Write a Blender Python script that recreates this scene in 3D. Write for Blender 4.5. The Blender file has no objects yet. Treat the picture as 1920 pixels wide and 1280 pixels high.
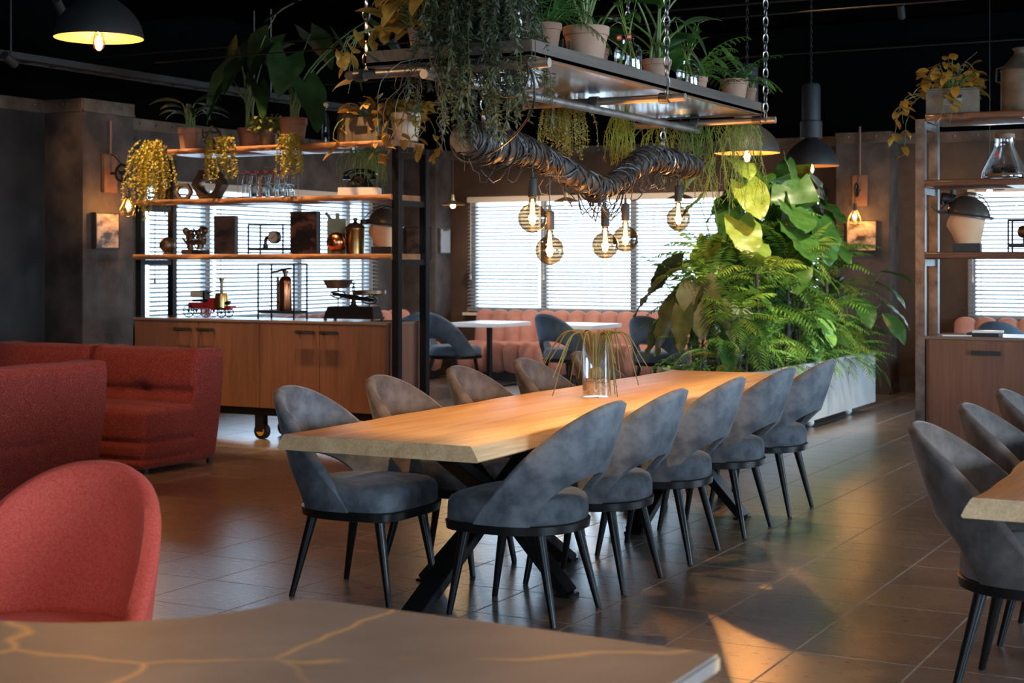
import bpy, bmesh, math, random
from mathutils import Vector, Matrix
C = bpy.context.scene.collection
PI = math.pi
R = random.Random(11)
# ---------------------------------------------------------------- camera
cam_d = bpy.data.cameras.new('camera'); cam = bpy.data.objects.new('camera', cam_d); C.objects.link(cam)
cam.location = (0, 0, 1.45); cam.rotation_euler = (PI/2, 0, math.radians(28.0))
cam_d.sensor_width = 36; cam_d.lens = 54.3; cam_d.shift_y = -150/1920
cam_d.clip_end = 200
cam_d.dof.use_dof = True; cam_d.dof.focus_distance = 7.2; cam_d.dof.aperture_fstop = 5.0
bpy.context.scene.camera = cam
# ---------------------------------------------------------------- exposure
vs = bpy.context.scene.view_settings
vs.view_transform = 'Standard'; vs.look = 'None'; vs.gamma = 1; vs.use_curve_mapping = False
vs.exposure = 0.12
# ---------------------------------------------------------------- world: bright overcast sky outside the windows
w = bpy.data.worlds.new('world'); bpy.context.scene.world = w; w.use_nodes = True
bg = w.node_tree.nodes['Background']; bg.inputs[0].default_value = (0.58, 0.79, 1.0, 1); bg.inputs[1].default_value = 7.2
# ---------------------------------------------------------------- area lights added for daylight from two unseen walls, one shifted to the planter
def area(name, loc, rot, sx, sy, power, col, spread=PI):
    l = bpy.data.lights.new(name, 'AREA'); l.shape = 'RECTANGLE'; l.size = sx; l.size_y = sy; l.energy = power; l.color = col; l.spread = spread
    o = bpy.data.objects.new(name, l); C.objects.link(o); o.location = loc; o.rotation_euler = rot
    return o
DAY = (0.60, 0.81, 1.0)
area('daylight_side_a', (5.9, 3.0, 1.75), (0, PI/2, 0), 1.7, 4.4, 640, DAY)
area('daylight_side_b', (5.9, 12.6, 1.75), (0, PI/2, 0), 1.7, 4.4, 650, DAY)
area('daylight_front', (0.6, -3.4, 1.75), (PI/2, 0, 0), 5.0, 1.7, 90, DAY)
WARM = (1.0, 0.56, 0.20)
def spot(name, loc, target, power, deg, blend=.5, col=(1.0, .62, .30), size=.04):
    l = bpy.data.lights.new(name, 'SPOT'); l.energy = power; l.color = col; l.spot_size = math.radians(deg); l.spot_blend = blend; l.shadow_soft_size = size
    o = bpy.data.objects.new(name, l); C.objects.link(o); o.location = loc
    o.rotation_euler = (Vector(target)-Vector(loc)).to_track_quat('-Z', 'Y').to_euler()
    return o
def point(name, loc, power, parent=None, col=WARM, size=.03):
    l = bpy.data.lights.new(name, 'POINT'); l.energy = power; l.color = col; l.shadow_soft_size = size
    o = bpy.data.objects.new(name, l); C.objects.link(o); o.location = loc; o.parent = parent
    return o
# ---------------------------------------------------------------- helpers
class MB:
    def __init__(s): s.v = []; s.f = []
    def add(s, vs, fs):
        b = len(s.v); s.v += [tuple(p) for p in vs]; s.f += [tuple(i+b for i in q) for q in fs]; return s
    def box(s, c, d, rz=0):
        cx, cy, cz = c; x, y, z = d[0]/2, d[1]/2, d[2]/2; k, q = math.cos(rz), math.sin(rz)
        vs = [(cx+k*a*x-q*b*y, cy+q*a*x+k*b*y, cz+e*z) for e in (-1, 1) for a, b in ((-1,-1),(1,-1),(1,1),(-1,1))]
        return s.add(vs, [(3,2,1,0),(4,5,6,7),(0,1,5,4),(1,2,6,5),(2,3,7,6),(3,0,4,7)])
    def bb(s, x0, x1, y0, y1, z0, z1): return s.box(((x0+x1)/2, (y0+y1)/2, (z0+z1)/2), (x1-x0, y1-y0, z1-z0))
    def bar(s, p0, p1, w, h, up=(0,0,1)):
        p0, p1 = Vector(p0), Vector(p1); d = (p1-p0).normalized(); u = Vector(up)
        if abs(d.dot(u)) > .98: u = Vector((0,1,0))
        a = d.cross(u).normalized()*w/2; b = a.cross(d).normalized()*h/2
        vs = [p+i*a+j*b for p in (p0, p1) for i, j in ((-1,-1),(1,-1),(1,1),(-1,1))]
        return s.add(vs, [(3,2,1,0),(4,5,6,7),(0,1,5,4),(1,2,6,5),(2,3,7,6),(3,0,4,7)])
    def grid(s, rows, cl=False, cu=False):
        n, m = len(rows), len(rows[0]); fs = []
        for i in range(n if cu else n-1):
            for j in range(m if cl else m-1):
                a, b = i, (i+1) % n; c, d = j, (j+1) % m
                fs.append((a*m+c, a*m+d, b*m+d, b*m+c))
        return s.add([p for r in rows for p in r], fs)
    def tube(s, pts, r, n=6, closed=False, cap=True):
        pts = [Vector(p) for p in pts]; N = len(pts); rows = []; u = None
        for i, p in enumerate(pts):
            t = (pts[(i+1) % N]-pts[i-1]) if closed else (pts[min(i+1, N-1)]-pts[max(i-1, 0)])
            if t.length < 1e-9: t = Vector((0,0,1))
            t.normalize()
            if u is None: u = t.orthogonal().normalized()
            u = u-t*u.dot(t)
            if u.length < 1e-6: u = t.orthogonal()
            u.normalize(); v = t.cross(u); rr = r[i] if isinstance(r, (list, tuple)) else r
            rows.append([p+(u*math.cos(a)+v*math.sin(a))*rr for a in (2*PI*k/n for k in range(n))])
        b = len(s.v); s.grid(rows, True, closed)
        if cap and not closed:
            s.f.append(tuple(b+k for k in range(n))[::-1]); s.f.append(tuple(b+(N-1)*n+k for k in range(n)))
        return s
    def cyl(s, p0, p1, r0, r1=None, n=14): return s.tube([p0, p1], [r0, r0 if r1 is None else r1], n)
    def lathe(s, prof, c=(0,0,0), n=24, cap0=False, cap1=False):
        rows = [[(c[0]+r*math.cos(2*PI*k/n), c[1]+r*math.sin(2*PI*k/n), c[2]+z) for k in range(n)] for r, z in prof]
        b = len(s.v); s.grid(rows, True)
        if cap0: s.f.append(tuple(b+k for k in range(n))[::-1])
        if cap1: s.f.append(tuple(b+(len(prof)-1)*n+k for k in range(n)))
        return s
    def ball(s, c, r, n=16, sz=1.0):
        return s.lathe([(max(r*math.sin(PI*i/n), 1e-4), -r*sz*math.cos(PI*i/n)) for i in range(n+1)], c, n+4)
    def prism(s, poly, z0, z1):
        n = len(poly); vs = [(x, y, z0) for x, y in poly]+[(x, y, z1) for x, y in poly]
        return s.add(vs, [tuple(range(n))[::-1], tuple(range(n, 2*n))]+[(i, (i+1) % n, n+(i+1) % n, n+i) for i in range(n)])
    def pillow(s, c, d, r, bulge=0, n=10, fn=None):
        hx, hy, hz = d[0]/2, d[1]/2, d[2]/2; r = min(r, hx, hy, hz)
        def mp(p):
            q = Vector((p[0]*hx, p[1]*hy, p[2]*hz)); k = Vector((max(-hx+r, min(hx-r, q.x)), max(-hy+r, min(hy-r, q.y)), max(-hz+r, min(hz-r, q.z))))
            e = q-k
            if e.length > 1e-9: q = k+e.normalized()*min(r, max(abs(e.x), abs(e.y), abs(e.z)))
            g = bulge*(1-p[0]**2*.99)*(1-p[1]**2*.99) if abs(p[2]) > .99 else bulge*(1-p[1]**2)*(1-p[2]**2) if abs(p[0]) > .99 else bulge*(1-p[0]**2)*(1-p[2]**2)
            ax = 2 if abs(p[2]) > .99 else 0 if abs(p[0]) > .99 else 1
            q[ax] += g*(1 if p[ax] > 0 else -1)
            if fn: q = fn(q, p)
            return Vector(c)+q
        L = [math.sin((-1+2*i/n)*PI/2)*.35+(-1+2*i/n)*.65 for i in range(n+1)]
        for ax in range(3):
            for sg in (-1, 1):
                rows = []
                for a in L:
                    row = []
                    for b in L:
                        p = [0, 0, 0]; p[ax] = sg; p[(ax+1) % 3] = a; p[(ax+2) % 3] = b
                        row.append(mp(p))
                    rows.append(row if sg > 0 else row[::-1])
                s.grid(rows)
        return s
    def xf(s, m, i0=0):
        for i in range(i0, len(s.v)): s.v[i] = tuple(m @ Vector(s.v[i]))
        return s
    def build(s, name, mat, parent=None, loc=(0,0,0), bevel=0, ang=40, weld=False, seg=2):
        me = bpy.data.meshes.new(name); me.from_pydata(s.v, [], s.f); me.update()
        if bevel or weld:
            bm = bmesh.new(); bm.from_mesh(me)
            if weld: bmesh.ops.remove_doubles(bm, verts=bm.verts, dist=1e-5)
            if bevel:
                es = [e for e in bm.edges if len(e.link_faces) == 2 and e.calc_face_angle(0) > .5]
                bmesh.ops.bevel(bm, geom=es, offset=bevel, segments=seg, affect='EDGES', clamp_overlap=True)
            bm.to_mesh(me); bm.free()
        me.shade_smooth(); me.set_sharp_from_angle(angle=math.radians(ang))
        me.materials.append(mat)
        o = bpy.data.objects.new(name, me); C.objects.link(o); o.location = loc; o.parent = parent
        return o
def tag(o, label=None, cat=None, group=None, kind=None):
    if label: o['label'] = label
    if cat: o['category'] = cat
    if group: o['group'] = group
    if kind: o['kind'] = kind
    return o
def thing(name, label, cat, loc=(0,0,0), rz=0, group=None):
    o = bpy.data.objects.new(name, None); C.objects.link(o); o.empty_display_size = .05
    o.location = loc; o.rotation_euler = (0, 0, rz)
    return tag(o, label, cat, group)
def struct(o): o['kind'] = 'structure'; return o
def dup(root, loc, rz=None, label=None, group=None, scale=None):
    def cp(o, par):
        c = o.copy(); C.objects.link(c); c.parent = par
        for ch in list(o.children): cp(ch, c)
        return c
    r = cp(root, None); r.location = loc
    if rz is not None: r.rotation_euler = (r.rotation_euler[0], r.rotation_euler[1], rz)
    if scale: r.scale = (scale,)*3
    return tag(r, label, None, group)
# ---------------------------------------------------------------- materials
def nt(name):
    m = bpy.data.materials.new(name); m.use_nodes = True; t = m.node_tree
    return m, t, t.nodes['Principled BSDF'], t.nodes['Material Output']
def ramp(t, fac, stops):
    n = t.nodes.new('ShaderNodeValToRGB'); e = n.color_ramp.elements
    while len(e) < len(stops): e.new(.5)
    for i, (p, c) in enumerate(stops): e[i].position = p; e[i].color = (*c, 1)
    t.links.new(fac, n.inputs[0]); return n.outputs[0]
def coords(t, scale=(1,1,1), rot=(0,0,0), kind='Object'):
    c = t.nodes.new('ShaderNodeTexCoord'); m = t.nodes.new('ShaderNodeMapping'); m.inputs['Scale'].default_value = scale; m.inputs['Rotation'].default_value = rot
    t.links.new(c.outputs[kind], m.inputs[0]); return m.outputs[0]
def noise(t, vec, scale, detail=4, rough=.55, dist=0):
    n = t.nodes.new('ShaderNodeTexNoise'); n.inputs['Scale'].default_value = scale; n.inputs['Detail'].default_value = detail
    n.inputs['Roughness'].default_value = rough; n.inputs['Distortion'].default_value = dist
    t.links.new(vec, n.inputs['Vector']); return n.outputs['Fac']
def bump(t, b, h, strength, dist=.01):
    n = t.nodes.new('ShaderNodeBump'); n.inputs['Strength'].default_value = strength; n.inputs['Distance'].default_value = dist
    t.links.new(h, n.inputs['Height']); t.links.new(n.outputs[0], b.inputs['Normal']); return n
def mat(name, col, rough=.5, metal=0, col2=None, sc=6, st=(1,1,1), bmp=0, bsc=None, coat=0, sheen=0, spec=.5, lo=.35, hi=.65, emit=None, es=1, det=4, rvar=0):
    m, t, b, o = nt(name)
    b.inputs['Base Color'].default_value = (*col, 1); b.inputs['Roughness'].default_value = rough; b.inputs['Metallic'].default_value = metal
    b.inputs['Specular IOR Level'].default_value = spec
    if coat: b.inputs['Coat Weight'].default_value = coat; b.inputs['Coat Roughness'].default_value = .12
    if sheen: b.inputs['Sheen Weight'].default_value = sheen; b.inputs['Sheen Roughness'].default_value = .4; b.inputs['Sheen Tint'].default_value = (*[min(1, c*2+.3) for c in col], 1)
    if col2 or bmp or rvar:
        v = coords(t, st); nz = noise(t, v, sc, det)
        if col2: t.links.new(ramp(t, nz, [(lo, col), (hi, col2)]), b.inputs['Base Color'])
        if rvar:
            mr = t.nodes.new('ShaderNodeMapRange'); mr.inputs[3].default_value = rough-rvar; mr.inputs[4].default_value = rough+rvar
            t.links.new(nz, mr.inputs[0]); t.links.new(mr.outputs[0], b.inputs['Roughness'])
        if bmp: bump(t, b, noise(t, v, bsc or sc*6, 3), bmp)
    if emit: b.inputs['Emission Color'].default_value = (*emit, 1); b.inputs['Emission Strength'].default_value = es
    return m
def glass(name, tint=(1,1,1), rough=.0, amt=1.0):
    m = bpy.data.materials.new(name); m.use_nodes = True; t = m.node_tree; t.nodes.clear()
    o = t.nodes.new('ShaderNodeOutputMaterial'); mx = t.nodes.new('ShaderNodeMixShader'); tr = t.nodes.new('ShaderNodeBsdfTransparent'); gl = t.nodes.new('ShaderNodeBsdfGlossy')
    fr = t.nodes.new('ShaderNodeLayerWeight'); fr.inputs['Blend'].default_value = .35
    mu = t.nodes.new('ShaderNodeMath'); mu.operation = 'MULTIPLY_ADD'; mu.inputs[1].default_value = .55*amt; mu.inputs[2].default_value = .04
    tr.inputs[0].default_value = (*tint, 1); gl.inputs['Roughness'].default_value = rough; gl.inputs[0].default_value = (.95, .97, 1, 1)
    t.links.new(fr.outputs['Facing'], mu.inputs[0]); t.links.new(mu.outputs[0], mx.inputs[0]); t.links.new(tr.outputs[0], mx.inputs[1]); t.links.new(gl.outputs[0], mx.inputs[2])
    t.links.new(mx.outputs[0], o.inputs[0]); return m
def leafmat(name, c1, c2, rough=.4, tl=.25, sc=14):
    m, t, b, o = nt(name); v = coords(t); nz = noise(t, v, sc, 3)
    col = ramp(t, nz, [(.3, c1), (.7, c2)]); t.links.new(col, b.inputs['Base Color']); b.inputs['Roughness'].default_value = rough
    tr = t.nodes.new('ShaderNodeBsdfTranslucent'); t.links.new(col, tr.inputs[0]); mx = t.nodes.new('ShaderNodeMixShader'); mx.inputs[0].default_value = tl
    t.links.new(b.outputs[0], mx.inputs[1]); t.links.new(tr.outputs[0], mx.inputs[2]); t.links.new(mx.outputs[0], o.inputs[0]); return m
def woodmat(name, c1, c2, along='Y', rough=.45, coat=0, fine=60, c3=None, kn=True):
    m, t, b, o = nt(name); k = {'X': (.5, 6, 6), 'Y': (6, .5, 6), 'Z': (6, 6, .5)}[along]
    v = coords(t, k); a = noise(t, v, 2.2, 8, .6, .6)
    k2 = {'X': (1.2, fine, fine), 'Y': (fine, 1.2, fine), 'Z': (fine, fine, 1.2)}[along]
    f = noise(t, coords(t, k2), 2, 3)
    st = [(.3, c1), (.7, c2)] if not c3 else [(.28, c3), (.42, c1), (.72, c2)]
    c = ramp(t, a, st); mx = t.nodes.new('ShaderNodeMix'); mx.data_type = 'RGBA'; mx.blend_type = 'MULTIPLY'; mx.inputs[0].default_value = .5
    g = ramp(t, f, [(.3, (.55, .5, .45)), (.65, (1, 1, 1))]); t.links.new(c, mx.inputs[6]); t.links.new(g, mx.inputs[7])
    t.links.new(mx.outputs[2], b.inputs['Base Color']); b.inputs['Roughness'].default_value = rough
    if coat: b.inputs['Coat Weight'].default_value = coat; b.inputs['Coat Roughness'].default_value = .16
    bump(t, b, f, .12, .004); return m
# floor: square dark tiles
def floormat():
    m, t, b, o = nt('floor_tiles'); v = coords(t); S = .457
    mp = t.nodes.new('ShaderNodeMapping'); mp.inputs['Location'].default_value = (2.685, -5.57, 0); t.links.new(v, mp.inputs[0])
    br = t.nodes.new('ShaderNodeTexBrick'); br.offset = 0; br.squash = 1; br.inputs['Scale'].default_value = 1
    br.inputs['Mortar Size'].default_value = .005; br.inputs['Mortar Smooth'].default_value = .2; br.inputs['Brick Width'].default_value = S; br.inputs['Row Height'].default_value = S
    br.inputs['Color1'].default_value = (0, 0, 0, 1); br.inputs['Color2'].default_value = (1, 1, 1, 1); br.inputs['Mortar'].default_value = (.5, .5, .5, 1); br.inputs['Bias'].default_value = 0
    t.links.new(mp.outputs[0], br.inputs['Vector'])
    nz = noise(t, coords(t, (1, 2.2, 1)), 2.6, 7, .62); c = ramp(t, nz, [(.3, (.095, .068, .052)), (.72, (.195, .143, .112))])
    mx = t.nodes.new('ShaderNodeMix'); mx.data_type = 'RGBA'; mx.blend_type = 'OVERLAY'; mx.inputs[0].default_value = .18; t.links.new(c, mx.inputs[6]); t.links.new(br.outputs['Color'], mx.inputs[7])
    m2 = t.nodes.new('ShaderNodeMix'); m2.data_type = 'RGBA'; t.links.new(br.outputs['Fac'], m2.inputs[0]); t.links.new(mx.outputs[2], m2.inputs[6]); m2.inputs[7].default_value = (.13, .105, .088, 1)
    t.links.new(m2.outputs[2], b.inputs['Base Color'])
    n2 = noise(t, coords(t, (4, 30, 1)), 3, 5, .6); mr = t.nodes.new('ShaderNodeMapRange'); mr.inputs[3].default_value = .22; mr.inputs[4].default_value = .36; b.inputs['Coat Weight'].default_value = 1; b.inputs['Coat Roughness'].default_value = .27; b.inputs['Coat IOR'].default_value = 2.1; t.links.new(n2, mr.inputs[0])
    ad = t.nodes.new('ShaderNodeMath'); ad.operation = 'MULTIPLY_ADD'; ad.inputs[1].default_value = .5; t.links.new(br.outputs['Fac'], ad.inputs[0]); t.links.new(mr.outputs[0], ad.inputs[2]); t.links.new(ad.outputs[0], b.inputs['Roughness'])
    b.inputs['Specular IOR Level'].default_value = 1.0
    sb = t.nodes.new('ShaderNodeMath'); sb.operation = 'MULTIPLY_ADD'; sb.inputs[1].default_value = -1.2; t.links.new(br.outputs['Fac'], sb.inputs[0]); sb.inputs[2].default_value = 1
    bn = bump(t, b, sb.outputs[0], .15, .003); t.links.new(bn.outputs[0], b.inputs['Coat Normal']); t.links.new(ad.outputs[0], b.inputs['Coat Roughness']); return m
def marblemat():
    m, t, b, o = nt('brown_marble'); v = coords(t)
    nz = noise(t, v, 3, 6, .6, .4); c = ramp(t, nz, [(.3, (.15, .108, .086)), (.7, (.24, .185, .158))])
    vo = t.nodes.new('ShaderNodeTexVoronoi'); vo.feature = 'DISTANCE_TO_EDGE'; vo.inputs['Scale'].default_value = 1.7; vo.inputs['Randomness'].default_value = 1
    wv = t.nodes.new('ShaderNodeMix'); wv.data_type = 'VECTOR'; wv.inputs[0].default_value = .12
    nn = t.nodes.new('ShaderNodeTexNoise'); nn.inputs['Scale'].default_value = 4; t.links.new(v, nn.inputs['Vector']); t.links.new(v, wv.inputs[4]); t.links.new(nn.outputs['Color'], wv.inputs[5]); t.links.new(wv.outputs[1], vo.inputs['Vector'])
    ln = ramp(t, vo.outputs['Distance'], [(.0, (1, 1, 1)), (.017, (0, 0, 0))])
    pm = ramp(t, noise(t, v, 2.3, 2), [(.40, (0, 0, 0)), (.50, (1, 1, 1))])
    mm = t.nodes.new('ShaderNodeMath'); mm.operation = 'MULTIPLY'; t.links.new(ln, mm.inputs[0]); t.links.new(pm, mm.inputs[1])
    mx = t.nodes.new('ShaderNodeMix'); mx.data_type = 'RGBA'; t.links.new(mm.outputs[0], mx.inputs[0]); t.links.new(c, mx.inputs[6]); mx.inputs[7].default_value = (.55, .30, .12, 1)
    t.links.new(mx.outputs[2], b.inputs['Base Color']); b.inputs['Roughness'].default_value = .5; return m
M = {}
M['floor'] = floormat(); M['marble'] = marblemat()
M['ceil'] = mat('ceiling_black', (.0022, .0022, .0024), 1.0, spec=0)
M['wall'] = mat('brown_plaster', (.040, .021, .011), .7, col2=(.070, .037, .020), sc=3, det=8, bmp=.25)
M['pillar'] = mat('rusty_plaster', (.022, .017, .015), .65, col2=(.075, .055, .045), sc=4, det=10, bmp=.3)
M['darkwall'] = mat('dark_panel', (.012, .012, .013), .6, col2=(.03, .028, .028), sc=3, det=8)
M['steelband'] = mat('riveted_steel', (.10, .085, .07), .42, .8, col2=(.22, .18, .14), sc=5, det=8, rvar=.1)
M['baseb'] = mat('skirting_metal', (.06, .04, .03), .5, .6, col2=(.10, .07, .05), sc=8)
M['black'] = mat('black_metal', (.012, .012, .013), .35, .5, rvar=.05, sc=20)
M['matte'] = mat('matte_black', (.014, .014, .014), .6)
M['steel'] = mat('raw_steel', (.09, .08, .075), .38, .85, col2=(.22, .20, .185), sc=9, det=7, rvar=.1)
M['galv'] = mat('galvanised_pipe', (.30, .27, .24), .4, .9, col2=(.45, .40, .35), sc=12, rvar=.1)
M['chain'] = mat('chain_steel', (.55, .53, .50), .28, 1.0)
M['suede'] = mat('grey_suede', (.056, .064, .078), .8, col2=(.14, .15, .168), sc=11, det=9, bmp=.08, bsc=160, sheen=.35, spec=.2)
M['suede_warm_lit'] = mat('warm_lit_grey_suede', (.058, .047, .043), .8, col2=(.125, .105, .097), sc=11, det=9, bmp=.08, bsc=160, sheen=.35, spec=.2)  # the grey suede again, browned to stand in for warm lamplight
M['suede2'] = mat('blue_suede', (.075, .115, .16), .8, col2=(.13, .18, .24), sc=6, det=6, sheen=.4, spec=.2)
M['oak'] = woodmat('oak_top', (.60, .37, .19), (.76, .50, .275), 'Y', .42, 0, 50, c3=(.44, .25, .12))
M['oakedge'] = woodmat('oak_edge', (.36, .24, .135), (.52, .37, .22), 'X', .6)
M['cab'] = woodmat('walnut_laminate', (.135, .056, .030), (.19, .086, .048), 'Z', .4, 0, 30)
M['cabtop'] = mat('cabinet_top', (.15, .10, .075), .28, col2=(.18, .12, .09), sc=4)
M['shelf'] = woodmat('old_plank', (.27, .115, .045), (.40, .19, .085), 'X', .5, .5, 40, c3=(.14, .055, .022))
M['shelfd'] = woodmat('dark_plank', (.10, .040, .020), (.17, .075, .038), 'X', .5, .5, 40, c3=(.05, .02, .01))
M['board'] = woodmat('dark_board', (.04, .032, .028), (.075, .06, .052), 'Y', .2, 1, 40)
M['board'].node_tree.nodes['Principled BSDF'].inputs['Coat IOR'].default_value = 2.0
M['boardrim'] = woodmat('board_rim', (.045, .030, .022), (.10, .072, .053), 'Y', .6, 0, 40)
M['red'] = mat('red_fabric', (.14, .016, .012), .9, col2=(.30, .085, .068), sc=190, det=2, bmp=.35, bsc=420, sheen=.25, spec=.15, lo=.46, hi=.72)
M['redch'] = mat('coral_fabric', (.34, .042, .028), .85, col2=(.43, .072, .052), sc=180, det=2, bmp=.2, bsc=350, sheen=.15, spec=.15)
M['pink'] = mat('pink_velvet', (.36, .16, .12), .75, col2=(.46, .225, .175), sc=5, sheen=.5, spec=.2)
M['white'] = mat('white_top', (.62, .64, .66), .35)
M['cream'] = mat('cream_blind', (.62, .52, .40), .55)
M['slat'] = mat('white_slat', (.20, .18, .15), .5)
M['planter'] = mat('grey_planter', (.27, .295, .315), .6, col2=(.34, .365, .385), sc=2.5, det=6)
M['terra'] = mat('terracotta', (.26, .135, .085), .8, col2=(.34, .20, .135), sc=5, det=6, bmp=.1)
M['terrad'] = mat('brown_clay', (.16, .075, .045), .8, col2=(.22, .11, .07), sc=6)
M['soil'] = mat('soil', (.02, .013, .009), .95, bmp=.8, bsc=60)
M['zinc'] = mat('aged_zinc', (.065, .05, .036), .55, .3, col2=(.14, .11, .075), sc=9, det=8, rvar=.1)
M['creampot'] = mat('cream_pot', (.55, .46, .33), .6)
M['bark'] = mat('bark', (.020, .013, .010), .6, col2=(.06, .04, .028), sc=18, st=(1,1,1), bmp=.6, bsc=30)
M['vine'] = mat('dry_vine', (.012, .009, .0075), .45, col2=(.045, .032, .025), sc=25)
M['copper'] = mat('copper', (.55, .20, .09), .25, 1.0, col2=(.35, .13, .07), sc=7, rvar=.08)
M['brass'] = mat('brass', (.50, .34, .13), .3, 1.0, col2=(.35, .22, .08), sc=9)
M['bronze'] = mat('dark_bronze', (.10, .065, .04), .4, .8, col2=(.20, .13, .08), sc=9)
M['iron'] = mat('cast_iron', (.025, .022, .02), .45, .6)
M['olive'] = mat('olive_can', (.12, .13, .07), .5, .2, col2=(.17, .18, .10), sc=6)
M['bakelite'] = mat('black_bakelite', (.01, .01, .01), .12)
M['redpaint'] = mat('red_paint', (.36, .02, .02), .35)
M['head'] = mat('carved_head', (.58, .33, .17), .6, col2=(.66, .42, .25), sc=4)
M['leather'] = mat('black_leather', (.03, .022, .018), .35, col2=(.05, .04, .03), sc=8)
M['kraft'] = mat('plinth_wood', (.12, .055, .028), .6, col2=(.18, .085, .045), sc=9)
M['plinth'] = mat('white_plinth', (.62, .52, .42), .6)
M['gravel'] = mat('gravel', (.42, .24, .13), .8, col2=(.62, .42, .28), sc=90, bmp=.9, bsc=130)
M['cactus'] = mat('cactus_ball', (.16, .13, .05), .8, col2=(.26, .20, .09), sc=60, bmp=.5)
M['cable'] = mat('black_cable', (.012, .011, .010), .4)
M['conduit'] = mat('copper_conduit', (.16, .08, .05), .5, .5)
M['frosted'] = mat('window_frame', (.30, .31, .33), .5)
M['tagred'] = mat('red_tag', (.55, .015, .01), .4)
M['paper'] = mat('paper', (.75, .75, .73), .7)
M['yellow'] = mat('yellow_caster', (.65, .33, .03), .4)
M['g_clear'] = glass('clear_glass', (.97, .985, .98))
M['g_amber'] = glass('amber_globe', (.52, .39, .26), .02, .9)
M['g_pane'] = glass('window_pane', (.97, .985, 1))
M['water'] = glass('bottle_water', (.90, .95, .97), .02)
M['filament'] = mat('filament', (1, .6, .2), .5, emit=(1.0, .62, .22), es=60)
M['inner'] = mat('shade_inner', (.22, .13, .055), .5)
M['led'] = mat('spot_lens', (1, 1, 1), .5, emit=(1, .9, .75), es=6)
G = {}
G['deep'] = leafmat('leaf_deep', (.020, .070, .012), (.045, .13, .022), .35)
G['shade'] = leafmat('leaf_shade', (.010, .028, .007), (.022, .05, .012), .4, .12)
G['mid'] = leafmat('leaf_mid', (.028, .085, .014), (.06, .14, .024), .4)
G['fern'] = leafmat('leaf_fern', (.075, .18, .02), (.15, .28, .04), .5)
G['lime'] = leafmat('leaf_lime', (.13, .20, .022), (.22, .29, .045), .45)
G['bronze'] = leafmat('leaf_bronze', (.045, .065, .016), (.10, .095, .03), .55, .2)
G['gold'] = leafmat('leaf_gold', (.20, .20, .025), (.44, .30, .03), .5, .25, 40)
G['olive'] = leafmat('leaf_olive', (.10, .12, .025), (.19, .18, .04), .45)
G['amber'] = leafmat('leaf_lamplit_orange', (.20, .12, .018), (.40, .22, .035), .45)  # green leaves given the orange of warm lamplight in their colour
G['dusk'] = leafmat('leaf_dusk', (.026, .036, .014), (.055, .065, .026), .5)
G['tan'] = leafmat('leaf_tan', (.16, .125, .04), (.13, .16, .04), .5)
G['stem'] = leafmat('leaf_stem', (.07, .13, .025), (.11, .17, .04), .5, .0)
G['pale'] = leafmat('leaf_pale', (.10, .28, .045), (.22, .42, .10), .4)
# ================================================================ THE SETTING
def wall_holes(name, axis, p0, p1, a0, a1, z0, z1, holes, m):
    b = MB(); cur = a0
    def bx(u0, u1, w0, w1):
        if u1-u0 < 1e-4 or w1-w0 < 1e-4: return
        b.bb(u0, u1, p0, p1, w0, w1) if axis == 'Y' else b.bb(p0, p1, u0, u1, w0, w1)
    for h0, h1, w0, w1 in holes:
        bx(cur, h0, z0, z1); bx(h0, h1, z0, w0); bx(h0, h1, w1, z1); cur = h1
    bx(cur, a1, z0, z1)
    return struct(b.build(name, m))
ZB = 2.87; ZC = 4.05
struct(MB().bb(-10.7, 6.2, -3.7, 17.4, -.1, 0).build('floor', M['floor']))
struct(MB().bb(-10.7, 6.2, -3.7, 17.4, ZC, ZC+.1).build('ceiling', M['ceil']))
WB = [(-9.77, -5.12, .80, 2.27), (-3.52, .9, .80, 2.27)]; WL = [(11.9, 16.12, .80, 2.27)]
wall_holes('wall_back', 'Y', 17.2, 17.4, -10.7, 6.2, 0, ZB, WB, M['wall'])
wall_holes('wall_left', 'X', -10.7, -10.5, 10.1, 17.2, 0, ZB, WL, M['pillar'])
struct(MB().bb(-10.7, -10.04, -3.5, 10.1, 0, ZB).build('wall_left_dark', M['darkwall']))
wall_holes('wall_right', 'X', 6.0, 6.2, -3.5, 17.2, 0, ZB, [(.8, 5.2, .85, 2.6), (7.3, 11.7, .85, 2.6)], M['wall'])
wall_holes('wall_front', 'Y', -3.7, -3.5, -10.7, 6.2, 0, ZB, [(-2.0, 3.2, .85, 2.6)], M['wall'])
b = MB(); b.bb(-10.7, 6.2, 17.2, 17.4, ZB, ZC); b.bb(-10.7, -10.5, -3.5, 17.2, ZB, ZC); b.bb(6.0, 6.2, -3.5, 17.2, ZB, ZC); b.bb(-10.7, 6.2, -3.7, -3.5, ZB, ZC)
struct(b.build('wall_upper', M['ceil']))
for x0, x1, y0, y1 in ((-10.5, -9.6, 10.1, 10.75), (-10.5, -10.03, 16.8, 17.2), (-4.87, -4.27, 16.8, 17.2)):
    struct(MB().bb(x0, x1, y0, y1, 0, ZB).build('pillar', M['pillar'], bevel=.006))
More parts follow.
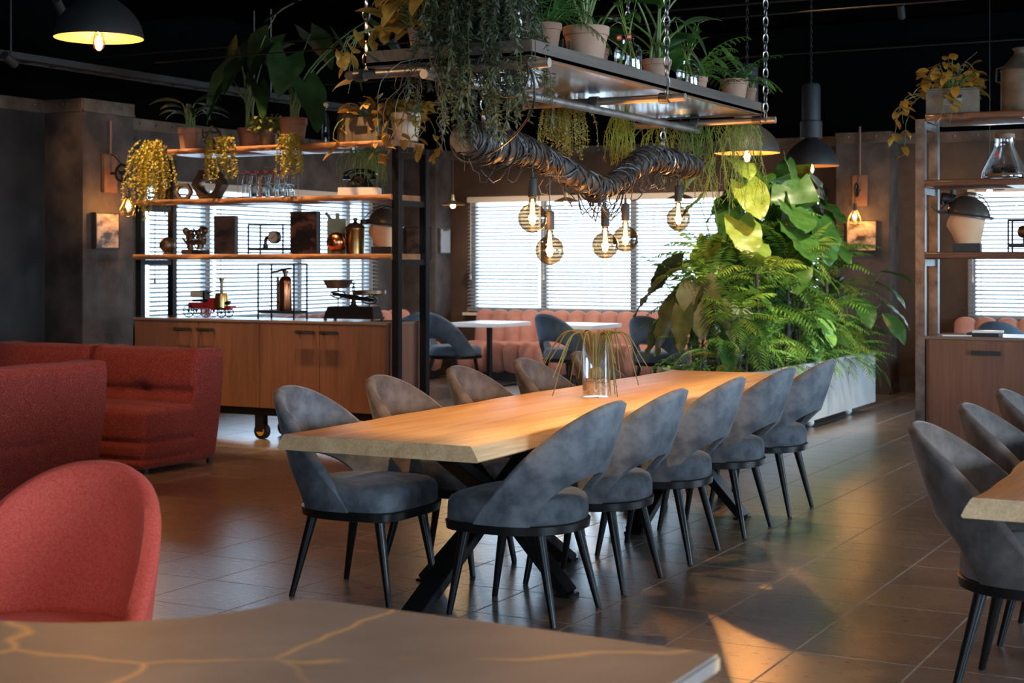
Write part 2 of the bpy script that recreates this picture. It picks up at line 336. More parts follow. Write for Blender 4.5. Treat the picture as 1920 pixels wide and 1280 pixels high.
# riveted steel band along the wall tops and the metal skirting
def band(name, segs, z0, z1, m, rivets=True):
    b = MB()
    for (x0, y0), (x1, y1), (nx, ny) in segs:
        L = math.hypot(x1-x0, y1-y0); d = .012
        p0 = (x0+nx*d/2, y0+ny*d/2); p1 = (x1+nx*d/2, y1+ny*d/2)
        b.bar((*p0, (z0+z1)/2), (*p1, (z0+z1)/2), d, z1-z0)
        b.bar((x0+nx*.012, y0+ny*.012, z0+.008), (x1+nx*.012, y1+ny*.012, z0+.008), .022, .016)
        n = max(1, int(L/.24))
        if rivets:
            for i in range(n):
                t = (i+.5)/n
                for zz in ((z0+z1)/2+.01,):
                    c = (x0+(x1-x0)*t+nx*.012, y0+(y1-y0)*t+ny*.012, zz)
                    b.ball(c, .014, 5)
    return struct(b.build(name, m))
FACES = [((-10.04, -3.5), (-10.04, 10.1), (1, 0)), ((-10.04, 10.1), (-9.6, 10.1), (0, -1)), ((-9.6, 10.1), (-9.6, 10.75), (1, 0)), ((-10.5, 10.75), (-10.5, 16.8), (1, 0)),
         ((-10.5, 16.8), (-10.03, 16.8), (0, -1)), ((-10.03, 16.8), (-10.03, 17.2), (1, 0)), ((-10.03, 17.2), (-4.87, 17.2), (0, -1)), ((-4.87, 16.8), (-4.27, 16.8), (0, -1)),
         ((-4.27, 16.8), (-4.27, 17.2), (1, 0)), ((-4.27, 17.2), (6, 17.2), (0, -1))]
band('trim_top_band', FACES, 2.755, 2.87, M['steelband'])
band('baseboard_metal', FACES[1:], 0, .17, M['baseb'], True)
# windows
def window(name, axis, p, a0, a1, z0, z1, mulls):
    t = thing(name, None, None); t['kind'] = 'structure'; b = MB()
    def fr(u0, u1, w0, w1):
        b.bb(u0, u1, p+.04, p+.11, w0, w1) if axis == 'Y' else b.bb(p-.11, p-.04, u0, u1, w0, w1)
    fr(a0, a1, z0, z0+.07); fr(a0, a1, z1-.07, z1)
    for u in [a0+.035]+mulls+[a1-.035]: fr(u-.04, u+.04, z0, z1)
    b.build('window_frame', M['frosted'], t)
    g = MB()
    g.bb(a0, a1, p+.07, p+.078, z0, z1) if axis == 'Y' else g.bb(p-.078, p-.07, a0, a1, z0, z1)
    g.build('window_pane', M['g_pane'], t)
    s = MB()
    s.bb(a0-.04, a1+.04, p-.10, p+.02, z0-.035, z0) if axis == 'Y' else s.bb(p-.02, p+.10, a0-.04, a1+.04, z0-.035, z0)
    s.build('window_sill', M['cream'], t)
window('window_1', 'Y', 17.2, *WB[0], [-8.72, -7.5, -6.35]); window('window_2', 'Y', 17.2, *WB[1], [-1.9, -.4])
window('window_3', 'X', -10.5, *WL[0], [12.95, 14.6, 15.6])
# venetian blinds
def blind(axis, p, a0, a1, z0, z1, label):
    t = thing('venetian_blind', label, 'blind', group='venetian blinds')
    def bx(b, u0, u1, d0, d1, w0, w1):
        if axis == 'Y': b.bb(u0, u1, p-d1, p-d0, w0, w1)
        else: b.bb(p+d0, p+d1, u0, u1, w0, w1)
    b = MB(); bx(b, a0, a1, .0, .062, z1-.07, z1); b.build('headrail', M['cream'], t, bevel=.004)
    b = MB(); bx(b, a0, a1, .008, .056, z0, z0+.022); b.build('bottom_rail', M['slat'], t)
    b = MB(); n = int((z1-.09-z0-.03)/.0455)
    for i in range(n):
        z = z0+.045+i*.0455; k = .0095
        for u0, u1 in ((a0+.004, a1-.004),):
            if axis == 'Y': vs = [(u0, p-.008, z+k), (u1, p-.008, z+k), (u1, p-.032, z+.003), (u0, p-.032, z+.003), (u0, p-.056, z-k), (u1, p-.056, z-k)]
            else: vs = [(p+.008, u0, z+k), (p+.008, u1, z+k), (p+.032, u1, z+.003), (p+.032, u0, z+.003), (p+.056, u0, z-k), (p+.056, u1, z-k)]
            vs += [(x, y, zz-.0025) for x, y, zz in vs]
            b.add(vs, [(0,1,2,3), (3,2,5,4), (6,9,8,7), (9,10,11,8), (0,6,7,1), (4,5,11,10)])
    b.build('slats', M['slat'], t)
    b = MB(); m = max(2, int((a1-a0)/.75)+1)
    for i in range(m):
        u = a0+.14+(a1-a0-.28)*i/(m-1)
        for d in (.005, .058): bx(b, u-.0025, u+.0025, d-.001, d+.001, z0, z1-.06)
    b.build('ladder_cords', M['cream'], t)
    b = MB(); u = a0+.06; bx(b, u-.003, u+.003, .066, .072, z0+.45, z1-.06); bx(b, u-.008, u+.008, .060, .078, z0+.40, z0+.46); b.build('pull_cord', M['cream'], t)
blind('Y', 17.19, -9.76, -8.74, .82, 2.27, 'narrow white venetian blind beside the corner pillar on the back wall')
blind('Y', 17.19, -8.72, -6.37, .82, 2.27, 'wide white venetian blind behind the hanging globe bulbs')
blind('Y', 17.19, -6.35, -5.14, .82, 2.27, 'white venetian blind on the back wall partly behind the tall plants')
blind('Y', 17.19, -3.51, -1.9, .82, 2.27, 'white venetian blind behind the shelf unit with the conical flask')
blind('Y', 17.19, -1.88, .88, .82, 2.27, 'white venetian blind at the outer end of the back wall')
blind('X', -10.49, 11.92, 12.94, .82, 2.27, 'narrow white venetian blind behind the rear steel post of the long shelf unit')
blind('X', -10.49, 12.96, 16.10, .82, 2.27, 'long white venetian blind behind the toy engine and the balance scale')
# ceiling services
b = MB()
for y in (-1, 1.5, 4, 6.5, 9, 11.5, 14, 16.5): b.bb(-10.5, 6, y-.05, y+.05, 3.78, 4.02)
struct(b.build('ceiling_beams', M['ceil']))
def conduit(label, p0, p1, r, m):
    t = MB().cyl(p0, p1, r, n=8).build('conduit_pipe', m); tag(t, label, 'pipe')
conduit('thin dark conduit crossing the ceiling above the small tin of vines', (-10, 10.6, 3.3), (5.9, 10.6, 3.3), .008, M['iron'])
conduit('thin dark conduit crossing the ceiling above the hanging plant board', (-8, 9.2, 2.98), (5.9, 9.2, 2.98), .006, M['iron'])
conduit('thin steel conduit crossing the ceiling near the back wall', (-10, 13.2, 3.28), (5.9, 13.2, 3.28), .007, M['iron'])
t = thing('cable_tray', 'perforated steel cable tray under the black ceiling beyond the dome lamp', 'cable tray')
b = MB(); x = -9.2
 
for dx in (0, .2): MB().bb(x+dx-.006, x+dx+.006, 2, 14, 3.02, 3.07).build('side_rail', M['matte'], t)
for i in range(40): MB().bb(x, x+.2, 2.1+i*.3, 2.13+i*.3, 3.022, 3.03).build('rung', M['matte'], t)
for y in (4, 8, 12):
    for dx in (0, .2): MB().cyl((x+dx, y, 3.05), (x+dx, y, ZC), .006, n=6).build('hanger_rod', M['steel'], t)
def track_spot(label, loc, aim, power=0, deg=30, col=(1.0, .62, .30)):
    t = thing('track_spotlight', label, 'spotlight', loc, group='ceiling spotlights')
    d = (Vector(aim)-Vector(loc)).normalized(); b = MB(); b.cyl(-d*.09, d*.06, .034, n=16); b.build('lamp_body', M['matte'], t)
    MB().cyl(d*.0601, d*.062, .029, n=16).build('lens', M['led'], t)
    MB().cyl((0, 0, .02), (0, 0, ZC-loc[2]), .008, n=8).build('stem', M['matte'], t)
    if power:
        l = spot('spotlight', d*.08, Vector(aim)-Vector(loc), power, deg, .5, col); l.parent = t
    return t
# ---------------------------------------------------------------- pendant lamps
def dome_lamp(label, loc, r, h, neck=None, chain=False, power=25, bulb=True, tilt=0):
    t = thing('dome_pendant_lamp', label, 'lamp', loc, group='dome pendant lamps')
    prof = [(r*1.01, 0), (r*1.015, .012)]+[(r*(1-.78*(k/8)**2.1), h*(k/8)**.9) for k in range(1, 9)]
    b = MB().lathe(prof, n=36); b.build('lamp_shade', M['matte'], t)
    pin = [(r*1.01, 0)]+[(r*(1-.78*(k/8)**2.1)-.012, h*(k/8)**.9-.004) for k in range(1, 9)]
    MB().lathe(pin[::-1], n=36).build('shade_lining', M['inner'], t)
    z = h
    if neck:
        MB().lathe([(.001, h+neck), (.07, h+neck), (.085, h+neck-.03), (.085, h+.16), (.1, h+.15), (.1, h-.0), (.001, h-.01)], n=24).build('gear_housing', M['matte'], t); z = h+neck
    else: MB().lathe([(.05, h-.02), (.045, h+.09), (.02, h+.11), (.001, h+.11)], n=20).build('socket', M['matte'], t); z = h+.1
    b = MB()
    if chain: links(b, (0, 0, z), (0, 0, ZC-loc[2]), .045, .003)
    else: b.cyl((0, 0, z), (0, 0, ZC-loc[2]), .004, n=6)
    b.build('suspension', M['iron'] if chain else M['cable'], t)
    if bulb:
        MB().lathe([(.012, .08), (.016, .05), (.032, .01), (.036, -.02), (.028, -.055), (.012, -.072), (.001, -.075)], n=18).build('bulb', M['g_amber'], t)
        MB().tube([(.008*math.cos(a), .008*math.sin(a), -.05+.1*i/14) for i, a in enumerate([k*1.3 for k in range(15)])], .0035, 5).build('filament', M['filament'], t)
        point('lamp_light', (0, 0, -.02), power, t, WARM, .03)
    return t
def links(b, p0, p1, L=.05, r=.0035, w=.016):
    p0, p1 = Vector(p0), Vector(p1); D = p1-p0; n = max(1, int(D.length/(L*.78))); d = D.normalized()
    u = d.orthogonal().normalized(); v = d.cross(u)
    for i in range(n):
        c = p0+D*(i+.5)/n; s = u if i % 2 else v; pts = []
        for k in range(12):
            a = 2*PI*k/12; yy = math.sin(a)*L/2; xx = math.cos(a)*w*.55
            pts.append(c+d*yy+s*xx*(1.15 if abs(math.sin(a)) < .8 else .9))
        b.tube(pts, r, 5, closed=True)
dome_lamp('dark dome pendant lamp glowing above the red sofas', (-6.28, 6.74, 2.735), .25, .25, power=170)
dome_lamp('dark dome pendant lamp on a chain above the rounded end of the planter', (-4.02, 11.45, 2.29), .25, .24, .45, True, power=80)
dome_lamp('unlit looking tall necked dome lamp behind the highest plant leaves', (-4.26, 13.9, 2.33), .25, .26, .5, True, power=16)
# small disc lamps over the cafe tables
def disc_lamp(label, loc, power=14):
    t = thing('disc_pendant_lamp', label, 'lamp', loc, group='small disc pendant lamps over the cafe tables')
    MB().lathe([(.03, .055), (.06, .045), (.14, .012), (.145, .004), (.14, .0), (.05, .03), (.02, .035)], n=24).build('lamp_shade', M['bronze'], t)
    MB().lathe([(.001, .13), (.018, .125), (.022, .05), (.02, .03)], n=12).build('socket', M['brass'], t)
    MB().cyl((0, 0, .12), (0, 0, ZC-loc[2]), .003, n=6).build('cord', M['cable'], t)
    MB().ball((0, 0, -.01), .028, 10).build('bulb', M['filament'], t)
    point('lamp_light', (0, 0, -.05), power, t, WARM, .03)
disc_lamp('small disc pendant lamp beside the corner pillar', (-9.25, 15.9, 2.12))
disc_lamp('small disc pendant lamp behind the middle of the vine wrapped branch', (-7.75, 15.9, 2.13))
disc_lamp('small disc pendant lamp beside the yellow plant leaf', (-6.35, 15.9, 2.14))
disc_lamp('small disc pendant lamp seen through the shelf unit with the conical flask', (-3.0, 15.7, 2.15), 18)
# cage wall lamps on the pillars
def wall_lamp(label, loc, rz, zpipe):
    t = thing('pulley_wall_lamp', label, 'wall lamp', loc, rz, 'pulley wall lamps')   # local -y points away from the wall
    MB().bb(-.085, .085, -.035, 0, .08, .42).build('back_board', M['kraft'], t, bevel=.004)
    MB().cyl((0, -.03, .42), (0, -.03, zpipe), .012, n=10).build('conduit', M['conduit'], t)
    b = MB(); b.tube([(0, -.16+.072*math.cos(a), .25+.072*math.sin(a)) for a in (2*PI*k/20 for k in range(20))], .012, 6, True)
    for k in range(3): b.bar((0, -.16, .25), (0, -.16+.07*math.cos(k*2.1+.5), .25+.07*math.sin(k*2.1+.5)), .014, .01)
    b.cyl((0, 0, .25), (0, -.1, .25), .012); b.cyl((-.02, -.16, .25), (.02, -.16, .25), .016); b.build('pulley_wheel', M['iron'], t)
    b = MB(); b.tube([(0, -.03, .42), (0, -.08, .40), (0, -.16, .325), (0, -.22, .29), (0, -.235, .25), (0, -.235, .10)], .005, 6); b.build('cord', M['cable'], t)
    MB().cyl((0, -.235, .10), (0, -.235, .02), .019).build('socket', M['iron'], t)
    b = MB()
    for k in range(8):
        a = k*PI/4; q = [(.02, .03), (.035, .01), (.075, -.075), (.055, -.13)]
        b.tube([(r*math.cos(a), -.235+r*math.sin(a), z) for r, z in q], .0032, 5)
    b.tube([(.055*math.cos(a), -.235+.055*math.sin(a), -.13) for a in (2*PI*k/16 for k in range(16))], .0032, 5, True); b.build('wire_cage', M['brass'], t)
    MB().lathe([(.012, .02), (.028, -.02), (.034, -.05), (.025, -.085), (.001, -.1)], (0, -.235, 0), 16).build('bulb', M['g_amber'], t)
    MB().tube([(.012*math.cos(k*.9), -.235+.012*math.sin(k*.9), .0-.075*k/12) for k in range(13)], .0035, 5).build('filament', M['filament'], t)
    point('lamp_light', (0, -.235, -.04), 20, t, WARM, .03)
wall_lamp('cage lamp on a pulley above the framed photo beside the long shelf unit', (-9.6, 10.42, 1.98), PI/2, .72)
wall_lamp('cage lamp on a pulley above the framed photo near the tall plants', (-4.59, 16.8, 1.98), 0, .95)
# pictures
def sepia(name, c1, c2, sc, lo=.4, hi=.6):
    return mat(name, c1, .35, col2=c2, sc=sc, det=5, lo=lo, hi=hi, st=(1, 1, 1.6))
M['ph1'] = sepia('photo_print', (.035, .03, .028), (.45, .34, .24), 7); M['ph2'] = sepia('photo_print_b', (.04, .032, .026), (.52, .38, .25), 6)
M['ph3'] = sepia('photo_print_c', (.02, .015, .012), (.10, .06, .04), 5); M['ph4'] = sepia('poster_print', (.012, .008, .007), (.30, .12, .06), 6, .5, .75)
def picture(label, loc, rz, w, h, print_m, fm, deep=.025, cat='picture', clips=False):
    t = thing('framed_photo', label, cat, loc, rz)
    b = MB(); f = .012
    b.bb(-w/2, w/2, -deep, 0, 0, f); b.bb(-w/2, w/2, -deep, 0, h-f, h); b.bb(-w/2, -w/2+f, -deep, 0, f, h-f); b.bb(w/2-f, w/2, -deep, 0, f, h-f)
    b.build('frame', fm, t)
    MB().bb(-w/2+f, w/2-f, -deep+.004, -.004, f, h-f).build('print', print_m, t)
    if clips: MB().bb(-.06, .06, -deep-.012, -deep, h-.03, h-.008).build('clip', M['steel'], t)
picture('small framed old photograph under the cage lamp beside the long shelf unit', (-9.595, 10.36, 1.56), PI/2, .30, .32, M['ph1'], M['matte'], .05)
picture('small framed old photograph under the cage lamp near the tall plants', (-4.57, 16.795, 1.56), 0, .34, .34, M['ph2'], M['matte'], .04)
picture('dark framed picture on the corner pillar seen between the steel posts', (-10.27, 16.795, 1.47), 0, .36, .42, M['ph3'], M['matte'])
picture('slim steel clip frame with grey sheet on the side of the corner pillar', (-10.025, 17.0, 1.55), PI/2, .26, .32, M['planter'], M['steel'], .03, clips=True)
# relief panel on the dark wall at the far left: pressed metal plate with knobs
t = thing('pressed_metal_panel', 'dark pressed metal wall panel with round knobs beyond the red sofa', 'wall panel', (-10.03, 8.4, 0), PI/2)
MB().bb(-.8, .8, -.03, 0, .55, 2.6).build('plate', M['darkwall'], t, bevel=.006)
b = MB()
for z in (2.25, 1.1, .75):
    for i in range(8):
        for s in (0, 1): b.bar((.05+i*.09, -.034, z+.045*s), (.095+i*.09, -.034, z+.04+.045*s), .012, .02, (0,1,0)); b.bar((.095+i*.09, -.034, z+.04+.045*s), (.14+i*.09, -.034, z+.045*s), .012, .02, (0,1,0))
b.build('relief_pattern', M['iron'], t)
for x, z in ((.62, 1.87), (.42, 1.9), (.3, 1.5), (.44, 1.44), (.55, 1.1)): MB().ball((x, -.05, z), .035, 10).build('knob', M['iron'], t)
# ---------------------------------------------------------------- channel tufted benches
def bench(label, loc, rz, L):
    t = thing('channel_tufted_bench', label, 'bench', loc, rz, 'pink velvet benches')   # local x along, -y towards the room, wall at y=0
    n = round(L/.215); p = L/n
    def chan(prof, amp):
        rows = []
        for i in range(n*8+1):
            u = (i % 8)/8; k = amp*(abs(math.sin(PI*u))**.5-1); x = i*p/8; row = []
            for (y, z), (ny, nz) in prof: row.append((x, y+ny*k, z+nz*k))
            rows.append(row)
        return rows
    # backrest profile (y,z) with outward normals
    P = []; 
    for k in range(9):
        a = PI*k/8; P.append(((-.13-.085*math.cos(a), .78+.075*math.sin(a)), (-math.cos(a), math.sin(a))))
    prof = [((-.26, .40), (-1, 0)), ((-.255, .5), (-1, 0)), ((-.235, .65), (-1, 0))]+P+[((-.03, .4), (1, 0))]
    b = MB(); b.grid(chan(prof, .05))
    for e in (0, -1):
        q = chan(prof, .05)[e]; c = (q[0][0], -.13, .6); i0 = len(b.v); b.add(q+[c], [(k, k+1, len(q)) for k in range(len(q)-1)])
    b.build('backrest', M['pink'], t, ang=60)
    Q = [((-.2, .47), (0, 1)), ((-.45, .475), (0, 1)), ((-.62, .465), (-.2, 1)), ((-.685, .42), (-.8, .6)), ((-.70, .36), (-1, 0)), ((-.68, .22), (-1, 0)), ((-.655, .13), (-1, -.2)), ((-.60, .10), (-.3, -1))]
    b = MB(); b.grid(chan(Q, .04))
    for e in (0, -1):
        q = chan(Q, .04)[e]; c = (q[0][0], -.4, .25); b.add(q+[c, (q[0][0], -.2, .1)], [(k, k+1, len(q)) for k in range(len(q)-1)]+[(0, len(q), len(q)+1)])
    b.build('seat', M['pink'], t, ang=60)
    MB().bb(.02, L-.02, -.6, -.02, 0, .11).build('plinth', M['matte'], t)
bench('pink channel tufted bench under the back window behind the hanging bulbs', (-9.5, 17.08, 0), 0, 4.5)
bench('pink channel tufted bench along the window wall behind the balance scale', (-10.40, 11.6, 0), PI/2, 4.9)
bench('pink channel tufted bench behind the shelf unit with the conical flask', (-3.6, 17.08, 0), 0, 4.6)
# ================================================================ TABLES
def oak_table(label, x0, x1, y0, y1, feet_y, seam=None):
    cx = (x0+x1)/2
    t = thing('oak_dining_table', label, 'table', (cx, y0, 0))
    hw = (x1-x0)/2; L = y1-y0; rr = random.Random(int(y0*100)+int(hw*1000))
    def slab(a, bb_, name):
        n = 40; rows = []
        for i in range(n+1):
            y = a+(bb_-a)*i/n
            wv = .012*math.sin(y*2.1+1)+.008*math.sin(y*5.3)+.004*math.sin(y*13)
            w2 = .012*math.sin(y*1.7+2)+.008*math.sin(y*4.4+1)
            l, r = -hw+wv, hw+w2
            rows.append([(l+.006, y, .698), (l, y, .704), (l+.010, y, .725), (l+.026, y, .752), (l+.034, y, .76), (r-.034, y, .76), (r-.026, y, .752), (r-.010, y, .725), (r, y, .704), (r-.006, y, .698)])
        b = MB(); b.grid(rows, True); k = len(rows[0])
        b.f.append(tuple(range(k))); b.f.append(tuple(n*k+i for i in range(k))[::-1])
        return b.build(name, M['oak'], t, ang=50)
    if seam: slab(0, seam-y0-.002, 'tabletop'); slab(seam-y0+.002, L, 'tabletop')
    else: slab(0, L, 'tabletop')
    for fy in feet_y:
        y = fy-y0; b = MB()
        for (px, py) in ((.36, 0), (-.36, 0), (0, .72), (0, -.72)):
            b.bar((px, py+y, .012), (-px*.75, y-py*.75, .69), .10, .045, up=(px, py, .7))
            b.bar((px*1.08, y+py*1.04, .006), (px*.86, y+py*.93, .006), .10, .012)
        b.build('spider_leg', M['black'], t, bevel=.003)
    return t
oak_table('long oak dining table with live edges under the hanging plant board', -3.745, -2.83, 5.02, 9.16, (6.03, 8.29), 7.14)
oak_table('second oak dining table cut by the frame edge beyond three grey chairs', -.975, -.06, 4.62, 8.7, (5.82, 7.6), 6.7)
# ================================================================ DINING CHAIRS
def plan(a, k=1.0, ax=.268, ay=.268):      # a = angle from the rear centre, chair faces +y
    s_, c_ = math.sin(a), -math.cos(a); n = 2.2 if c_ < 0 else 2.2+1.8*min(1, c_*1.6)
    return (ax*k*math.copysign(abs(s_)**(2/n), s_), ay*k*math.copysign(abs(c_)**(2/n), c_))
def make_chair(name, label, cloth, legm, ao=56):
    t = thing(name, label, 'chair')
    ang = [2*PI*i/44 for i in range(44)]
    b = MB(); rows = []
    for z, k in ((.392, .97), (.405, 1.0), (.44, 1.0), (.47, .99), (.488, .955), (.50, .88), (.507, .76), (.511, .5), (.512, .2)):
        rows.append([(*plan(a, k), z+.006*(1-k)) for a in ang])
    b.grid(rows, True); b.f.append(tuple((len(rows)-1)*44+i for i in range(44))); b.f.append(tuple(range(44))[::-1])
    b.build('seat', cloth, t, ang=60)
    b = MB(); rows = [[(*plan(a, k), z) for a in ang] for z, k in ((.360, .93), (.357, .99), (.360, 1.015), (.392, 1.03), (.396, 1.0))]
    b.grid(rows, True); b.f.append(tuple(4*44+i for i in range(44))); b.f.append(tuple(range(44))[::-1]); b.build('seat_frame', legm, t, ang=35)
    # wrap round back shell with an arched opening above the seat
    ao_ = math.radians(ao)+1e-6; A = math.radians(101); N = 48; T = 10; Z0 = .394; H = .482
    def surf(a, z, off):
        u = (z-Z0)/H; x, y = plan(a, 1.03+.05*math.sin(min(1, u)*PI*.8)); c = max(0, math.cos(a))
        y -= .165*u*(c**.7 if c > 0 else 0); r = math.hypot(x, y) or 1
        return (x*(1-off/r), y*(1-off/r), z)
    outer = []; inner = []
    for i in range(N+1):
        q = -1+2*i/N; q = math.copysign(abs(q)**.92, q); a = A*q; zt = Z0+H*(1-abs(q)**2.15)+.004
        zl = Z0+(.205*math.sqrt(max(0, 1-(a/ao_)**2)) if ao > 1 and abs(a) < ao_ else 0); zl = min(zl, zt-.003)
        ro, ri = [], []
        th = .046*min(1, .25+(1-abs(q))*6)
        for j in range(T+1):
            z = zl+(zt-zl)*j/T; ro.append(surf(a, z, 0)); ri.append(surf(a, z, th))
        e0 = surf(a, zl-.006, th*.5) if zl > Z0+.01 else surf(a, zl, th*.5); e1 = surf(a, zt+.012*min(1, (1-abs(q))*8), th*.5)
        outer.append([e0]+ro+[e1]+ri[::-1])
    b = MB(); b.grid(outer, True); k = len(outer[0]); b.f.append(tuple(range(k))[::-1]); b.f.append(tuple(N*k+i for i in range(k)))
    b.build('backrest', cloth, t, ang=75, weld=True)
    for sx in (-1, 1):
        for p, q in (((.165*sx, -.165), (.21*sx, -.25)), ((.17*sx, .175), (.195*sx, .24))):
            MB().tube([(p[0], p[1], .365), (q[0], q[1], .0)], [.023, .0125], 14).build('leg', legm, t)
    return t
LY = [5.68, 6.36, 7.12, 7.92, 8.68]; nth = ['first from its near end', 'second from its near end', 'third of five', 'fourth from its near end', 'last by the planter']
proto = None
for i, y in enumerate(LY):
    lb = 'grey suede chair on the aisle side of the table, '+nth[i]; rz = PI/2+R.uniform(-.04, .04)
    if proto is None:
        proto = make_chair('dining_chair', lb, M['suede'], M['black']); proto['group'] = 'grey suede dining chairs'; proto.location = (-2.97, y, 0); proto.rotation_euler.z = rz
    else: dup(proto, (-2.97, y, 0), rz, lb)
protob = None
for i, y in enumerate([5.67, 6.40, 7.18, 7.94, 8.70]):
    lb = 'grey suede chair on the sideboard side of the table, '+nth[i]; rz = -PI/2+R.uniform(-.04, .04)
    if i == 0: dup(proto, (-3.735, y, 0), -PI/2, lb)
    elif protob is None:
        protob = make_chair('dining_chair', lb, M['suede_warm_lit'], M['black']); protob['group'] = 'grey suede dining chairs'; protob.location = (-3.735, y, 0); protob.rotation_euler.z = rz
    else: dup(protob, (-3.735, y, 0), rz, lb)
for i, y in enumerate([5.42, 6.22, 6.98]):
    dup(protob, (-.86, y, 0), -PI/2+R.uniform(-.03, .03), 'grey suede chair at the cut off oak table, '+['nearest the marble tabletop', 'second one along its row', 'third along, near the cabinet'][i])
# cafe chairs in blue suede at the bench tables
pc = make_chair('cafe_chair', 'blue suede chair before the pink bench, beside the steel posts of the shelf unit', M['suede2'], M['black']); pc['group'] = 'blue suede cafe chairs'
pc.location = (-8.78, 15.1, 0); pc.rotation_euler.z = -.25
dup(pc, (-7.38, 15.2, 0), -.25, 'blue suede chair before the pink bench, behind the vase with trailing stems')
dup(pc, (-6.25, 15.1, 0), -.1, 'blue suede chair half hidden by the plants at the rounded planter end')
dup(pc, (-9.25, 14.4, 0), PI/2, 'blue suede chair glimpsed between the two steel posts of the long shelf unit')
dup(pc, (-2.75, 15.3, 0), -.1, 'blue suede chair behind the cabinet with the bar handle')
# coral armchair at the marble table
rc = make_chair('coral_chair', 'coral red fabric chair with a curved back behind the marble tabletop', M['redch'], M['black'], 0)
rc.location = (-2.965, 2.91, 0); rc.rotation_euler.z = PI+.32; rc.scale = (1.08, 1.05, .99)
# cafe tables
def cafe_table(label, x0, x1, y0, y1):
    t = thing('cafe_table', label, 'table', ((x0+x1)/2, (y0+y1)/2, 0), 0, 'white topped cafe tables'); a, c = (x1-x0)/2, (y1-y0)/2
    MB().bb(-a, a, -c, c, .695, .742).build('tabletop', M['white'], t, bevel=.004)
    MB().cyl((0, 0, .02), (0, 0, .695), .035).build('pedestal', M['black'], t)
    MB().bb(-.24, .24, -.24, .24, 0, .022).build('base_plate', M['black'], t, bevel=.004)
cafe_table('white topped cafe table beside the corner pillar', -9.05, -8.37, 15.42, 16.22)
cafe_table('white topped cafe table behind the vase with trailing stems', -7.9, -7.2, 15.42, 16.22)
cafe_table('white topped cafe table hidden behind the plants', -6.5, -5.8, 15.42, 16.22)
# ================================================================ MARBLE TABLE in front
t = thing('marble_table', 'brown veined marble table with a curved cut out in the nearest corner of the room', 'table', (-1.5, 2, 0))
pts = [(-.965, 2.61), (-1.351, 2.628), (-1.72, 2.638), (-1.84, 2.64), (-1.895, 2.625), (-1.915, 2.585), (-1.922, 2.53), (-1.945, 2.46), (-1.99, 2.385), (-2.05, 2.325), (-2.128, 2.265), (-2.20, 2.225), (-2.30, 2.194), (-2.45, 2.17), (-2.9, 2.15), (-3.3, 2.15), (-3.3, 1.3), (-.96, 1.3)]
MB().prism([(x+1.5, y-2) for x, y in pts][::-1], .718, .75).build('tabletop', M['marble'], t, bevel=.005, ang=30)
MB().bb(.46, .50, -.68, .50, 0, .7175).build('end_panel', M['plinth'], t, bevel=.003)
MB().bb(-1.75, -1.71, -.68, .1, 0, .7175).build('end_panel', M['plinth'], t, bevel=.003)
# ================================================================ RED SOFAS
def sofa_module(label, loc, rz, W=1.04, endp=True):
    t = thing('modular_sofa', label, 'sofa', loc, rz, 'red modular sofas')   # faces -y; depth 0.85, x from 0 to W
    def dent(q, p):
        if p[1] < -.99:
            z = q.z; d = .035*math.exp(-((z-.10)/.035)**2)+.02*math.exp(-((z+.13)/.03)**2)
            d += .05*math.exp(-((q.x/.10)**2+((z-.10)/.07)**2)); q.y += d
        if p[1] > .99: q.y -= .014*math.exp(-(q.x/.018)**2)+.012*math.exp(-((q.z+.06)/.018)**2)*(1 if q.x > 0 else 0)
        if p[2] > .99: q.z += .03*abs(p[0])**4
        if p[2] > .99: q.z += .0
        q.y += .10*(q.z+.36)/.72*0 + .05*(q.z/.36)
        k = 1+.10*(1-(q.z/.36)**2)-.05; q.y = q.y*k
        return q
    MB().pillow((W/2, -.17, .42), (W-.05, .34, .77), .05, .022, 44, dent).build('backrest', M['red'], t, ang=80)
    def sd(q, p):
        if p[2] > .99: q.z -= .02*math.exp(-((q.y+.08)/.03)**2)
        if p[0] > .99 or p[1] < -.99: 
            d = .016*math.exp(-((q.z+.02)/.022)**2)+.014*math.exp(-((q.z+.135)/.016)**2)
            if p[0] > .99: q.x -= d
            else: q.y += d
        return q
    MB().pillow((W/2, -.52, .235), (W-.045, .66, .41), .045, .018, 40, sd).build('seat', M['red'], t, ang=80)
    b = MB()
    for x in (.08, W-.08):
        for y in (-.08, -.76): b.cyl((x, y, 0), (x, y, .045), .022, n=10)
    b.build('foot', M['matte'], t)
    return t
sofa_module('red fabric sofa seat with its bare end turned to the sideboard', (-8.14, 8.92, 0), 0)
sofa_module('red fabric sofa seat next to the dark panelled wall', (-9.19, 8.92, 0), 0)
sofa_module('red fabric sofa seat seen from behind, next to the coral chair', (-6.84, 6.42, 0), -PI/2, 1.04).location = (-6.86, 7.45, 0)
sofa_module('red fabric sofa seat seen from behind, at the frame edge', (-6.86, 6.40, 0), -PI/2, 1.04)
